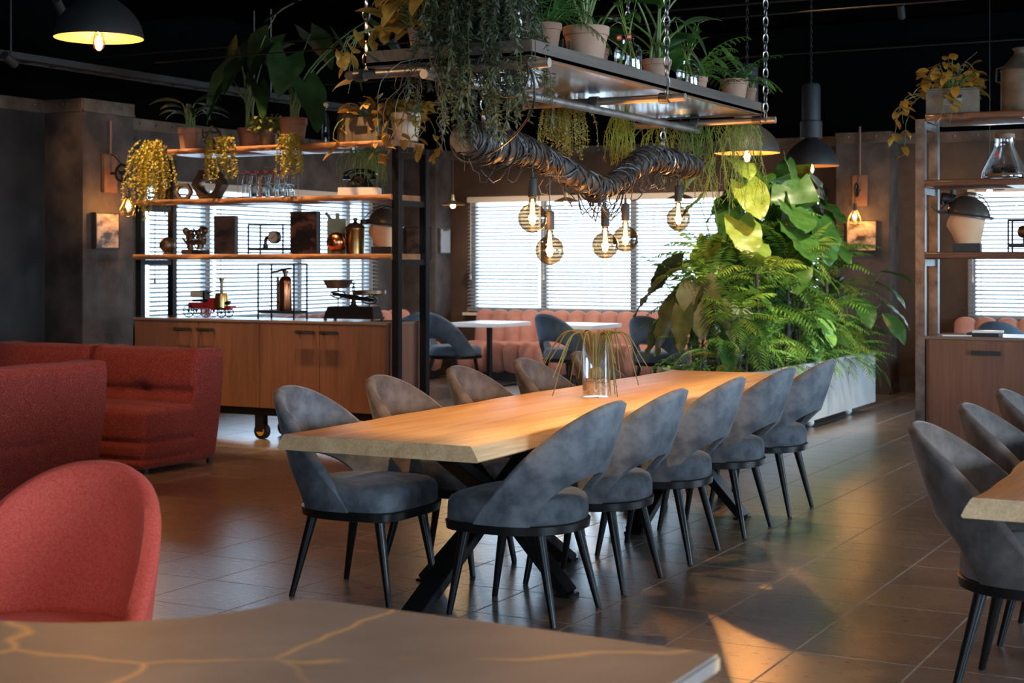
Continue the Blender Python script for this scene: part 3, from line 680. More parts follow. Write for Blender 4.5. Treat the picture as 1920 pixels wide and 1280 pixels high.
# ================================================================ SHELF UNITS
def live_board(b, x0, x1, y0, y1, z0, z1, seed):
    rr = random.Random(seed); n = 90; rows = []
    for i in range(n+1):
        x = x0+(x1-x0)*i/n; j = rr.uniform(0, .012)+.008*math.sin(x*7+seed); k = rr.uniform(0, .006)
        rows.append([(x, y0+.014, z0), (x, y0+j+.004, z0+.010), (x, y0+rr.uniform(0, .012), (z0+z1)/2), (x, y0+k+.006, z1-.008), (x, y0+.016, z1), (x, y1, z1), (x, y1, z0)])
    b.grid(rows, True); k = 7; b.f.append(tuple(range(k))); b.f.append(tuple(n*k+i for i in range(k))[::-1])
def shelf_unit(label, x0, x1, xs0, y0, posts, doors, post_m, board_m):
    t = thing('shelf_cabinet', label, 'shelf unit', (x0, y0, 0)); W = x1-x0; D = .5
    MB().bb(0, W, 0.02, D, .26, .955).build('carcass', M['cab'], t, bevel=.002)
    MB().bb(-.004, W+.004, -.004, D+.004, .955, .975).build('worktop', M['cabtop'], t, bevel=.002)
    for d0, d1, hx, kind in doors:
        d = MB().bb(d0+.002, d1-.002, 0, .0195, .265, .952).build('door', M['cab'], t, bevel=.0015)
        b = MB()
        if kind == 'bar':
            b.bb(hx-.09, hx+.09, -.034, -.022, .862, .890)
            for s in (-.075, .075): b.bb(hx+s-.006, hx+s+.006, -.024, 0, .870, .882)
        else:
            b.bb(hx-.085, hx+.085, -.05, -.03, .872, .902)
            for s in (-.07, .07): b.bb(hx+s-.006, hx+s+.006, -.034, 0, .880, .892)
        h = b.build('handle', M['matte'], d, bevel=.002)
        if kind != 'bar': MB().bb(hx-.055, hx+.055 if kind == 'w' else hx-.01, -.0515, -.0502, .880, .896).build('glint_plate', M['brass'], h)  # brass strip stands in for the bright reflection on the handle
    b = MB(); b.bb(-.0, W, .03, .07, .20, .258); b.bb(0, W, D-.07, D-.03, .20, .258); b.bb(0, .04, .07, D-.07, .20, .258); b.bb(W-.04, W, .07, D-.07, .20, .258)
    b.build('base_frame', M['black'], t)
    for cx in (.10, W/2, W-.10):
        for cy in (.09, D-.09):
            c = MB(); c.bb(cx-.035, cx+.035, cy-.035, cy+.035, .19, .2); 
            for s in (-1, 1): c.bb(cx-.035, cx+.045, cy+s*.03-.003, cy+s*.03+.003, .06, .19)
            cc = c.build('caster', M['iron'], t)
            MB().cyl((cx+.015, cy-.026, .065), (cx+.015, cy+.026, .065), .065, n=20).build('wheel', M['iron'], cc); MB().cyl((cx+.015, cy-.031, .065), (cx+.015, cy+.031, .065), .036, n=16).build('wheel_hub', M['yellow'], cc)
    for px, py, zb, zt in posts:
        MB().bb(px-.03, px+.03, py-.03, py+.03, zb, zt).build('post', post_m, t, bevel=.003)
    for i, (a, zz) in enumerate(((xs0, 2.345), (0, 1.925), (0, 1.465))):
        b = MB(); live_board(b, a, W+.05, -.02, D-.02, zz, zz+.045, i+int(x0*10)); b.build('shelf_board', board_m, t, ang=60)
        for px in sorted(set(p[0] for p in posts)):
            if px < a-.1: continue
            MB().bb(px-.02, px+.02, .07, D-.05, zz-.045, zz-.001).build('shelf_bracket', post_m, t)
    return t
shelf_unit('long walnut sideboard on casters carrying steel posts and old plank shelves', -9.02, -6.47, .38, 10.1,
           [(2.62, .04, .2, 2.34), (2.62, .45, .2, 2.34), (.04, .04, .97, 1.93), (.04, .45, .97, 2.34)],
           [(.01, .70, .56, 'w'), (.70, 1.33, .80, 'w'), (1.33, 1.92, 1.80, 'n'), (1.92, 2.54, 2.03, 'n')], M['black'], M['shelf'])
shelf_unit('walnut cabinet with a bar handle carrying worn steel posts and plank shelves', -2.30, .5, 0, 9.95,
           [(-.035, .03, .2, 2.36), (-.035, .40, .2, 2.36), (2.77, .03, .2, 2.36), (2.77, .40, .2, 2.36)],
           [(.02, 1.0, .38, 'bar'), (1.0, 1.9, 1.4, 'bar'), (1.9, 2.78, 2.3, 'bar')], M['steel'], M['shelfd'])
# ================================================================ LEAVES AND PLANTS
def spine(p, yaw, pitch, L, droop, n, curl=0):
    pts = [Vector(p)]; tg = []; ya = yaw
    for i in range(n):
        a = pitch-droop*(i+.5)/n; ya += curl/n; d = Vector((math.cos(ya)*math.cos(a), math.sin(ya)*math.cos(a), math.sin(a))); tg.append(d); pts.append(pts[-1]+d*L/n)
    tg.append(tg[-1]); return pts, tg
def prof_w(kind, t):
    if kind == 'heart': return (math.sin(PI*min(1, t*.80+.20))**.75)*(1-.12*t) if t < 1 else 0
    if kind == 'round': return math.sin(PI*min(1, max(0, t*.86+.12)))**.55 if t < 1 else .05
    if kind == 'arrow': return max(0, (1-t))**.72*(.62+.55*min(1, t*5)) if t > 0 else .62
    return math.sin(PI*t**.85)**.9
def leaf(mb, p, yaw, pitch, L, W, kind='lance', droop=.6, roll=0, fold=.25, seg=8, wave=0, lobes=0, rr=R, pleat=0):
    pts, tg = spine(p, yaw, pitch, L, droop, seg); rows = []; ph = rr.uniform(0, 6)
    for i, (q, d) in enumerate(zip(pts, tg)):
        t = i/seg; sd = Vector((-math.sin(yaw), math.cos(yaw), 0)); nn = sd.cross(d); 
        if nn.length < 1e-6: nn = Vector((0,0,1))
        nn = -nn.normalized() if nn.z < 0 and abs(nn.z) > .2 else nn.normalized(); sd = (sd*math.cos(roll)+nn*math.sin(roll)); n2 = d.cross(sd)
        if n2.dot(nn) < 0: n2 = -n2
        wd = W/2*prof_w(kind, t); row = []
        back = lobes*L*max(0, 1-t/.3)**1.5 if lobes else 0
        for k in ((-1, -.72, -.4, 0, .4, .72, 1) if wave else (-1, -.55, 0, .55, 1)):
            wz = wave*L*(math.sin(t*15+ph+k*2)*abs(k)**1.5+.55*math.sin(t*34-abs(k)*7)*abs(k)**.5)
            row.append(q+sd*wd*k+n2*(fold*abs(k)**.8*wd+wz)-d*back*abs(k))
        rows.append(row)
    mb.grid(rows)
def split_leaf(mb, p, yaw, pitch, L, W, droop=.6, n=7, rr=R):   # monstera
    pts, tg = spine(p, yaw, pitch, L, droop, 14)
    sd = Vector((-math.sin(yaw), math.cos(yaw), 0)); 
    for s in (-1, 1):
        rows = []
        for i in range(15):
            t = i/14; w = W/2*prof_w('heart', t); cut = .42 if (i % 3 == 2 and .1 < t < .9) else 1
            n2 = sd.cross(tg[i]).normalized(); rows.append([pts[i], pts[i]+sd*s*w*.4-n2*.02*L, pts[i]+sd*s*w*cut-n2*.05*L-tg[i]*.05*L*(1-t)])
        mb.grid(rows)
def frond(mb, p, yaw, pitch, L, W, droop=1.2, n=18, pin=.9, rr=R, start=.12, curl=0, fw=.16):
    pts, tg = spine(p, yaw, pitch, L, droop, n, curl); pl = []
    mb.tube(pts, [max(.0012, .0045*L**.5*(1-i/(n+1))) for i in range(n+1)], 4, cap=False)
    for i in range(1, n+1):
        t = i/n
        if t < start: continue
        w = W/2*(math.sin(PI*min(1, (t-start)/(1-start)*.86+.13))**.8); d = tg[i]; s0 = Vector((-math.sin(yaw), math.cos(yaw), 0)); nn = s0.cross(d).normalized()
        if nn.z < 0: nn = -nn
        for s in (-1, 1):
            lw = w*rr.uniform(.85, 1.1); dr = (s0*s+d*.45-Vector((0, 0, 1))*.18+nn*rr.uniform(-.15, .15)).normalized(); q = pts[i]
            pw = max(.004, fw*lw)*pin; m_ = q+dr*lw*.45; e = q+dr*lw-Vector((0, 0, 1))*lw*.18
            mb.add([q, m_+d*pw*.5+nn*.002, e, m_-d*pw*.5-nn*.002], [(0, 1, 2, 3)])
def bipinnate(mb, p, yaw, pitch, L, W, droop=1.2, n=13, rr=R):
    pts, tg = spine(p, yaw, pitch, L, droop, n)
    mb.tube(pts, [max(.0015, .004*(1-i/(n+1))) for i in range(n+1)], 4, cap=False)
    for i in range(1, n+1):
        t = i/n
        if t < .15: continue
        w = W/2*(1-t)**.6*min(1, t*4)
        for s in (-1, 1):
            y2 = math.atan2(tg[i].y, tg[i].x)+s*1.05; frond(mb, pts[i], y2, pitch*.3-droop*t*.6+rr.uniform(-.15, .15), max(w, .03), max(w, .03)*.42, .5, 9, 1.0, rr, .08, fw=.3)
def strand(mb, p, L, r, rr, out=(0, 0), wig=.03, leafL=0, leafW=0, dens=60, spread=.6, n=None, tip=1):
    n = n or max(6, int(L/.05)); q = Vector(p); pts = [q.copy()]; vx, vy = out
    for i in range(n):
        t = i/n; k = math.exp(-t*4); q = q+Vector((vx*k*.1+rr.gauss(0, wig)*L/n*3, vy*k*.1+rr.gauss(0, wig)*L/n*3, -L/n*(1-.55*k*min(1, (abs(vx)+abs(vy)))))); pts.append(q.copy())
    mb.tube(pts, [r*(1-.5*i/n) for i in range(n+1)], 4, cap=False)
    if leafL:
        for k in range(int(dens*L)):
            u = rr.random()**tip*n; i = min(n-1, int(u)); b = pts[i].lerp(pts[i+1], u-i); a = rr.uniform(0, 2*PI); e = rr.uniform(-spread-.4, spread*.5)
            d = Vector((math.cos(a)*math.cos(e), math.sin(a)*math.cos(e), math.sin(e))); s_ = d.orthogonal().normalized(); l = leafL*rr.uniform(.6, 1.2)
            mb.add([b, b+d*l*.5+s_*leafW/2, b+d*l, b+d*l*.5-s_*leafW/2], [(0, 1, 2, 3)])
    return pts
def pot(t, r, h, m, rim=True, soil=True, name='pot'):
    prof = [(r*.70, 0), (r*.74, .004), (r*.93, h*.74), (r*1.0, h*.76), (r*1.02, h*.98), (r*.98, h), (r*.90, h), (r*.88, h*.8)] if rim else [(r*.72, 0), (r*.78, .006), (r*1.0, h*.96), (r*.98, h), (r*.93, h), (r*.9, h*.8)]
    MB().lathe(prof, n=32, cap0=True).build(name, m, t, ang=35)
    if soil: MB().lathe([(r*.895, h*.86), (r*.4, h*.9), (.001, h*.9)], n=20).build('soil', M['soil'], t)
# ---- generic growers: each returns a thing with its foliage at the local origin z
def big_leaf_plant(name, label, loc, z0, leaves, m, kind='arrow', group=None, potr=None, poth=0, potm=None, cat='plant', wave=.012, seed=1, sm=None, fold=.18, lobes=.32, box=None):
    rr = random.Random(seed); t = thing(name, label, cat, loc, 0, group)
    if potr: pot(t, potr, poth, potm)
    st = MB(); lf = MB()
    for yaw, h, out, L, W, pitch, dr in leaves:
        p0 = Vector((rr.uniform(-.03, .03), rr.uniform(-.03, .03), z0)); p3 = Vector((math.cos(yaw)*out, math.sin(yaw)*out, z0+h)); p1 = p0+Vector((0, 0, h*.55))
        c = [p0*(1-u)**2+p1*2*u*(1-u)+p3*u*u for u in (k/8 for k in range(9))]; st.tube(c, [.009-.005*k/8 for k in range(9)], 6)
        leaf(lf, c[-1], yaw+rr.uniform(-.2, .2), pitch, L, W, kind, dr, rr.uniform(-.5, .5), fold, 20 if wave else 9, wave, lobes, rr)
    st.build('stem', sm or G['stem'], t); lf.build('foliage', m, t, ang=70); return t
def fern_plant(name, label, loc, z0, n, L, W, m, pitch=(.5, 1.3), droop=(1.2, 2.0), group=None, potr=None, poth=0, potm=None, seed=1, yaw=(0, 2*PI), kind='frond', segs=18, cat='fern', fw=.16, curl=0, stalk=0):
    rr = random.Random(seed); t = thing(name, label, cat, loc, 0, group)
    if potr: pot(t, potr, poth, potm)
    f = MB()
    for i in range(n):
        ya = yaw[0]+(yaw[1]-yaw[0])*(i+rr.uniform(-.4, .4))/n; l = L*rr.uniform(.65, 1.08); pi = rr.uniform(*pitch); p0 = (rr.uniform(-.04, .04), rr.uniform(-.04, .04), z0)
        if kind == 'bi': bipinnate(f, p0, ya, pi, l, W*l/L, rr.uniform(*droop), segs, rr)
        else: frond(f, p0, ya, pi, l, W*l/L, rr.uniform(*droop), segs, 1, rr, .12, curl, fw)
    if stalk: MB().tube([(0, 0, 0), (.01, .01, stalk*.5), (0, 0, stalk)], [.02, .017, .014], 8).build('stem', M['bark'], t)
    f.build('foliage', m, t, ang=80); return t
def trailing(name, label, loc, z0, vines, m, L=.07, W=.05, group=None, potr=None, poth=0, potm=None, seed=1, cat='plant', bush=0, bushr=.15, bushh=.2, lead=.05, leaf_n=18, kind='heart', sm=None):
    rr = random.Random(seed); t = thing(name, label, cat, loc, 0, group)
    if potr: pot(t, potr, poth, potm)
    st = MB(); lf = MB()
    for x, y, ln, ox, oy in vines:
        pts = strand(st, (x, y, z0), ln, .0028, rr, (ox, oy), .05)
        for k in range(max(2, int(leaf_n*ln))):
            q = pts[min(len(pts)-1, int(rr.random()*len(pts)))]; leaf(lf, q, rr.uniform(0, 6.28), rr.uniform(-.9, .1), L*rr.uniform(.6, 1.15), W*rr.uniform(.7, 1.1), kind, rr.uniform(.2, .9), rr.uniform(-.6, .6), .2, 5, 0, .12, rr)
    for k in range(bush):
        a = rr.uniform(0, 6.28); e = rr.random()**.5; q = Vector((math.cos(a)*bushr*e, math.sin(a)*bushr*e, z0+rr.uniform(.0, bushh)*(1.1-e*.6)))
        st.tube([(q.x*.2, q.y*.2, z0), (q.x*.6, q.y*.6, (z0+q.z)/2+.02), q], .002, 4, cap=False)
        leaf(lf, q, a+rr.uniform(-.8, .8), rr.uniform(-.5, .6), L*rr.uniform(.7, 1.25), W*rr.uniform(.7, 1.15), kind, rr.uniform(.3, 1.1), rr.uniform(-.6, .6), .2, 5, 0, .12, rr)
    st.build('stem', sm or G['stem'], t); lf.build('foliage', m, t, ang=70); return t
def hanging_mass(name, label, loc, n, L, m, seed, wx=.12, wy=.1, r=.0022, leafL=.0, leafW=.006, dens=60, out=.6, wig=.03, group=None, cat='plant', potr=None, poth=.14, potm=None, spread=.6, up=0, minL=.55, z0=0, tip=1):
    rr = random.Random(seed); t = thing(name, label, cat, loc, 0, group)
    if potr: pot(t, potr, poth, potm)
    f = MB()
    for i in range(n):
        x, y = rr.uniform(-wx, wx), rr.uniform(-wy, wy)
        strand(f, (x, y, z0+rr.uniform(0, up)), L*rr.uniform(minL, 1), r*rr.uniform(.8, 1.3), rr, (rr.uniform(-out, out), rr.uniform(-out, out)), wig, leafL, leafW, dens, spread, tip=tip)
    f.build('foliage', m, t, ang=80); return t
# ================================================================ PLANTER ISLAND
t = thing('planter_box', 'long pale grey planter box with a rounded near end on small casters', 'planter', (-4.4, 13.2, 0))
def rounded(x0, x1, y0, y1, r, r2, n=10):
    p = []
    for cx, cy, a0, q in ((x1-r, y0+r, -PI/2, r), (x1-r2, y1-r2, 0, r2), (x0+r2, y1-r2, PI/2, r2), (x0+r, y0+r, PI, r)):
        p += [(cx+q*math.cos(a0+PI/2*k/n), cy+q*math.sin(a0+PI/2*k/n)) for k in range(n+1)]
    return p
O = rounded(-.46, .46, -1.75, 1.78, .36, .03); I = rounded(-.41, .41, -1.70, 1.73, .31, .03)
b = MB(); b.grid([[(x, y, z) for x, y in P_] for P_, z in ((O, .085), (O, .568), (O, .58), (I, .58), (I, .45))], True); b.f.append(tuple(range(len(O)))[::-1]); b.build('trough', M['planter'], t, ang=40)
MB().prism([(x, y) for x, y in I], .44, .50).build('soil', M['soil'], t)
for x in (-.34, .34):
    for y in (-1.2, 0, 1.2): MB().ball((x, y, .043), .042, 10).build('caster', M['white'], t)
PG = 'plants growing in the grey planter'
def P(x, y): return (x, y, .50)
A_ = lambda yaw, h, out, L, W, pit, dr: (yaw, h, out, L, W, pit, dr)
# elephant ear crowns at the top
def crown(label, x, y, n, zlo, zhi, L, W, m, seed, fix=()):
    rr = random.Random(seed); lv = list(fix)
    for k in range(n):
        ya = -1.2+rr.uniform(-1.5, 1.3); h = zlo+(zhi-zlo)*(k+rr.random())/n; lv.append(A_(ya, h, rr.uniform(.08, .42-.12*(h-zlo)), L*rr.uniform(.7, 1.15), W*rr.uniform(.75, 1.1), rr.uniform(-1.2, -.55), rr.uniform(.2, .6)))
    big_leaf_plant('elephant_ear', label, P(x, y), 0, lv, m, 'heart', PG, wave=.03, seed=seed, lobes=.24, fold=.16)
crown('ruffled elephant ear plant with a bright yellow leaf at the planter top', -4.52, 12.4, 5, 1.05, 1.6, .36, .34, G['lime'], 3, (A_(-2.5, 1.74, .18, .40, .36, -.55, .7), A_(-.9, 1.80, .12, .34, .32, -.25, .7)))
crown('tall dark elephant ear plant with broad hanging leaves behind the yellow leaf', -4.38, 13.1, 16, .95, 1.85, .44, .42, G['mid'], 5)
crown('tall elephant ear plant with dark drooping leaves nearest the caged lamp', -4.34, 13.85, 16, .85, 1.85, .43, .40, G['deep'], 8)
crown('dark leafy plant filling the middle of the planter behind the ferns', -4.55, 12.7, 16, .45, 1.15, .34, .30, G['deep'], 12)
crown('dark leafy plant filling the window side of the planter behind the ferns', -4.6, 13.6, 16, .45, 1.2, .34, .30, G['deep'], 14)
# arrow leaved philodendron at the near end
big_leaf_plant('philodendron', 'arrow leaved philodendron hanging over the rounded near end of the planter', P(-4.60, 11.92), 0,
    [A_(-2.9, .78, .28, .40, .22, -.6, .5), A_(-1.9, .72, .10, .50, .40, -1.05, .25), A_(-2.4, .60, .20, .46, .30, -1.1, .2), A_(-1.2, .75, .16, .48, .38, -1.0, .3), A_(2.8, .95, .18, .40, .24, -.3, .6), A_(-2.6, .88, .14, .34, .22, -.2, .7), A_(-1.6, .55, .3, .36, .24, -1.15, .2), A_(3.1, .45, .3, .36, .18, -.9, .3), A_(-.6, .6, .3, .36, .24, -.9, .3)],
    G['bronze'], 'arrow', PG, wave=.028, seed=4, lobes=.22)
big_leaf_plant('philodendron', 'dark green arrow leaved philodendron among the ferns near the rounded planter end', P(-4.38, 12.0), 0,
    [A_(-1.8, .62, .14, .34, .20, -1.0, .3), A_(-.8, .55, .26, .34, .20, -1.05, .3), A_(-2.5, .5, .2, .34, .20, -1.0, .3), A_(.2, .7, .2, .36, .22, -.6, .5), A_(2.2, .9, .2, .38, .26, -.2, .6), A_(-1.2, .3, .3, .3, .2, -1.1, .2)], G['deep'], 'arrow', PG, seed=9, lobes=.22)
# ferns on stalks of many heights, tallest towards the middle of the trough
def hill(y): return max(.25, 1.42*math.exp(-((y-13.25)/1.25)**2))
rf = random.Random(33); k = 0
AL = ['near the rounded end', 'above the rounded end', 'one third along', 'below the yellow leaf', 'at the middle', 'beyond the middle', 'two thirds along', 'towards the caged lamp', 'near the far end', 'at the far end']
ROWS = [(.36, .06, 'low fern over the long rim of the planter', .46, .17), (.27, .36, 'fern at knee height in the planter', .52, .20), (.14, .62, 'fern at mid height in the planter', .58, .23), (-.05, .86, 'high fern in the planter', .62, .25)]
for x, hf, lb, L, W in ROWS:
    ys = [11.75, 12.1, 12.45, 12.8, 13.15, 13.5, 13.85, 14.2, 14.52, 14.82]
    for i, y in enumerate(ys):
        if (hf > .8 and i in (0, 9)) or (hf < .1 and i < 2): continue
        xx = x if y > 11.85 else x-.14; z = hill(y)*hf; mm = ('fern', 'mid', 'fern', 'lime', 'fern', 'mid', 'pale')[(i*3+int(hf*10)) % 7] if hf > .3 else ('mid', 'fern', 'pale')[i % 3]
        fern_plant('fern', lb+', '+AL[i], P(-4.42+xx+rf.uniform(-.04, .04), y+rf.uniform(-.08, .08)), z, rf.randint(13, 16), L*rf.uniform(.85, 1.15), W*rf.uniform(.9, 1.15), G[mm], (-.25, 1.25), (.8, 1.7), PG, seed=200+k, segs=19, fw=.19, stalk=z, kind='bi' if k % 5 == 3 and hf < .7 else 'frond'); k += 1
for i, (x, y, L, z) in enumerate(((-4.62, 12.3, .95, .45), (-4.7, 13.0, .85, .5), (-4.66, 13.8, .85, .5), (-4.62, 14.5, .7, .3))):
    fern_plant('fern', 'tall feathery fern on the window side of the planter, '+('reaching up against the blind', 'below the dome lamp', 'behind the dark elephant ears', 'at the far end')[i], P(x, y), z, 15, L, .28, G['fern' if i == 0 else 'mid'], (.3, 1.4), (.8, 1.5), PG, seed=300+i, segs=24, fw=.17, stalk=z)
for i, (x, y, z, L, lb, mm) in enumerate(((-4.5, 11.95, .72, .55, 'feathery fern rising just behind the arrow leaved philodendron', 'fern'), (-4.62, 12.2, .98, .52, 'feathery fern with its fronds against the bright blind', 'fern'), (-4.2, 12.2, .85, .50, 'yellow green feathery fern below the yellow heart leaves', 'lime'),
        (-4.12, 12.75, .95, .50, 'feathery fern on the aisle side below the dark elephant ears', 'fern'), (-4.15, 13.3, 1.05, .50, 'arching feathery fern halfway along the aisle side', 'lime'), (-4.12, 13.9, .95, .52, 'arching feathery fern towards the far end on the aisle side', 'fern'), (-4.2, 11.75, .5, .45, 'feathery fern hanging between the philodendron and the rim', 'fern'))):
    fern_plant('feather_fern', lb, P(x, y), z, 16, L, .25, G[mm], (-.2, 1.3), (.8, 1.6), PG, seed=400+i, segs=17, fw=.2, stalk=z)
fern_plant('lace_fern', 'lacy triangular fern hanging at the middle of the planter side', P(-4.12, 13.55), .35, 11, .55, .34, G['fern'], (.2, 1.0), (1.1, 1.8), PG, seed=51, kind='bi', segs=12, stalk=.35)
fern_plant('lace_fern', 'lacy fern high on the slope of plants toward the caged lamp', P(-4.18, 14.5), .65, 11, .60, .36, G['lime'], (.1, 1.0), (1.0, 1.7), PG, seed=52, kind='bi', segs=12, stalk=.65)
big_leaf_plant('tree_philodendron', 'green plant with big glossy leaves leaning out at the far end of the planter', P(-4.1, 14.55), 0,
    [A_(-.3, .75, .30, .42, .22, -.3, .8), A_(.3, .85, .32, .44, .22, -.1, .8), A_(-.9, .6, .25, .36, .2, -.6, .6), A_(.6, .55, .34, .4, .2, -.5, .6), A_(0, .45, .34, .36, .2, -.7, .5), A_(-1.6, .8, .2, .36, .2, -.3, .6)], G['mid'], 'lance', PG, seed=61, lobes=.05)
for i, (x, y, lb) in enumerate(((-4.08, 12.95, 'light green pothos with heart leaves on the long side of the planter'), (-4.07, 13.35, 'light green pothos farther along the long side of the planter'))):
    big_leaf_plant('pothos', lb, P(x, y), 0, [A_(random.Random(i*50+k).uniform(-1.9, .8), random.Random(i*70+k).uniform(.12, .55), random.Random(k+i*9).uniform(.02, .16), .20, .13, random.Random(k*3+i).uniform(-1.0, .1), .5) for k in range(15)], G['pale'], 'heart', PG, seed=70+i, lobes=.12)
trailing('ivy', 'small variegated ivy trailing over the rounded planter rim', P(-4.62, 11.66), .04, [(-.15+.05*k, -.02, .12+.03*(k % 3), .2-.1*(k % 4), -.9) for k in range(8)], G['pale'], .045, .036, PG, seed=80, bush=90, bushr=.26, bushh=.16, leaf_n=40)
t = thing('spider_plant', 'small tuft of narrow grassy leaves on the planter rim', 'plant', P(-4.02, 13.95), 0, PG); b = MB(); rr = random.Random(5)
for k in range(24): leaf(b, (0, 0, 0), rr.uniform(0, 6.28), rr.uniform(.5, 1.4), rr.uniform(.18, .34), .014, 'lance', rr.uniform(.5, 1.6), 0, .3, 7)
b.build('foliage', G['pale'], t)
# ================================================================ HANGING PLANT BOARD
ZT = 2.35; BX0, BX1, BY0, BY1 = -3.66, -2.86, 5.55, 8.42
t = thing('hanging_plant_board', 'wide wooden board hung on chains over the oak table, crowded with plants', 'hanging shelf', (-3.26, 7, 0))
def loc_(x, y, z): return (x+3.26, y-7, z)
MB().bb(BX0+3.26, BX1+3.26, BY0-7, BY1-7, 2.285, 2.30).build('underside_panel', M['board'], t)
b = MB()
for y0, y1, x0, x1 in ((BY0, BY0+.03, BX0, BX1), (BY1-.03, BY1, BX0, BX1), (BY0+.03, BY1-.03, BX0, BX0+.03), (BY0+.03, BY1-.03, BX1-.03, BX1)): b.bb(x0+3.26, x1+3.26, y0-7, y1-7, 2.28, ZT)
b.build('rim', M['boardrim'], t, bevel=.004)
MB().bb(BX0+3.29, BX1+3.23, BY0-6.97, BY1-7.03, 2.301, ZT-.006).build('top_panel', M['boardrim'], t)
for y in (5.57, 7.05, 8.43):
    b = MB(); b.cyl(loc_(-3.77, y, 2.252), loc_(-2.79, y, 2.252), .0195, n=16); p = b.build('cross_pipe', M['galv'], t)
    for x in (-3.70, -2.9, -3.28): MB().cyl(loc_(x-.025, y, 2.252), loc_(x+.025, y, 2.252), .027, n=14).build('clamp', M['steel'], p)
MB().cyl(loc_(-3.28, 5.4, 2.215), loc_(-3.28, 8.5, 2.215), .0195, n=16).build('long_pipe', M['galv'], t)
for x, y in ((-3.69, 5.6), (-2.95, 5.6), (-2.86, 6.98), (-2.84, 8.4), (-3.69, 7.0), (-3.69, 8.4)):
    b = MB(); links(b, loc_(x, y, 2.25), loc_(x, y, ZC), .062, .0042, .024); b.build('chain', M['chain'], t)
# vine wrapped branch on its own hooks
t = thing('vine_branch', 'thick curved branch wrapped in dark vines hanging on hooks below the plant board', 'branch', (-3.3, 7.1, 2))
BP = [(5.82, -.01, .085), (5.90, -.02, .10), (6.03, -.03, .10), (6.2, -.03, .085), (6.42, -.055, .068), (6.7, -.115, .068), (7.0, -.165, .062), (7.2, -.17, .058), (7.45, -.11, .06), (7.65, -.04, .07), (7.85, .01, .085), (8.1, .015, .078), (8.35, .01, .07), (8.46, .005, .06)]
rr = random.Random(4)
def cr(pts, n):   # catmull rom through points
    out = []; P_ = [Vector(p) for p in pts]; P_ = [P_[0]*2-P_[1]]+P_+[P_[-1]*2-P_[-2]]
    for i in range(1, len(P_)-2):
        for k in range(n):
            u = k/n; a, b_, c, d = P_[i-1:i+3]
            out.append(.5*((2*b_)+(c-a)*u+(2*a-5*b_+4*c-d)*u*u+(-a+3*b_-3*c+d)*u**3))
    return out+[P_[-2]]
core = cr([(.0+.03*math.sin(y*3), y-7.1, z) for y, z, r in BP], 6); rad = [v[0] for v in cr([(r*.82, 0, 0) for y, z, r in BP], 6)]
b = MB(); b.tube(core, rad, 20); 
for i in range(len(b.v)):
    v = Vector(b.v[i]); k = rr.uniform(-.006, .006); b.v[i] = (v.x+k, v.y, v.z+k)
b.build('branch_core', M['bark'], t)
b = MB(); Nn = len(core)
for w_ in range(64):
    s0 = rr.uniform(0, .9); ln = rr.uniform(.08, .3); tw = rr.uniform(3, 9)*(1 if w_ % 5 else -1); ph = rr.uniform(0, 6.28); pts = []
    for k in range(30):
        u = min(.999, s0+ln*k/29)*(Nn-1); i = int(u); c = core[i].lerp(core[min(Nn-1, i+1)], u-i); d = (core[min(Nn-1, i+1)]-core[i]); d = d.normalized() if d.length > 1e-6 else Vector((0, 1, 0))
        e1 = d.orthogonal().normalized(); e2 = d.cross(e1); a = ph+tw*k/29*2; q = rad[i]+rr.uniform(.002, .009)
        pts.append(c+(e1*math.cos(a)+e2*math.sin(a))*q)
    b.tube(pts, rr.uniform(.003, .0065), 5)
for w_ in range(26):
    u = rr.uniform(.02, .97)*(Nn-1); i = int(u); c = core[i]; pts = []; q = rad[i]*rr.uniform(1.05, 1.35); tl = rr.uniform(-.25, .25); dz = rr.uniform(0, .03)
    pts = [c+Vector((q*math.cos(a), tl*q*math.sin(a*1.0+1)+.0, q*math.sin(a)-dz)) for a in (2*PI*k/22 for k in range(22))]
    b.tube(pts, rr.uniform(.0025, .006), 5, True)
for w_ in range(16):
    u = rr.uniform(.1, .9)*(Nn-1); c = core[int(u)]; pts = [c+Vector((0, 0, -rad[int(u)]))]; L = rr.uniform(.08, .3); sg = rr.choice((-1, 1))
    for k in range(1, 9): pts.append(pts[0]+Vector((rr.uniform(-.02, .02), sg*L*k/8, -.09*math.sin(PI*k/8)+rr.uniform(-.01, .01))))
    b.tube(pts, .003, 5)
b.build('vine_wrapping', M['vine'], t)
for y in (5.98, 8.07):
    i = min(range(Nn), key=lambda k: abs(core[k].y+7.1-y)); c = core[i]
    b = MB(); b.tube([c+Vector((.0+rad[i]*1.12*math.cos(a), 0, rad[i]*1.12*math.sin(a))) for a in (2*PI*k/24 for k in range(24))], .006, 6, True)
    links(b, c+Vector((0, 0, rad[i]*1.1)), (c.x, c.y, .225), .055, .0045, .024)
    b.build('hook_chain', M['chain'], t)
b = MB(); b.lathe([(.001, .0), (.045, 0), (.048, -.012), (.048, -.05), (.001, -.05)], (0, .03, -.20), 24)
for k in range(7): b.cyl((.035*math.cos(k*.9), .03+.035*math.sin(k*.9), -.25), (.035*math.cos(k*.9), .03+.035*math.sin(k*.9), -.27), .006, n=8)
b.build('cable_rose', M['matte'], t)
b = MB()
for k in range(9):
    a = k*.7; L = rr.uniform(.1, .35); sg = -1 if k % 2 else 1
    b.tube([(.035*math.cos(a), .03+.035*math.sin(a), -.27), (.05*math.cos(a), .03+sg*.08, -.30-rr.uniform(0, .06)), (.04*math.cos(a), .03+sg*L*.6, -.27-rr.uniform(0, .05)), (0, .03+sg*L, -.16)], .0028, 5)
b.build('lamp_leads', M['cable'], t)
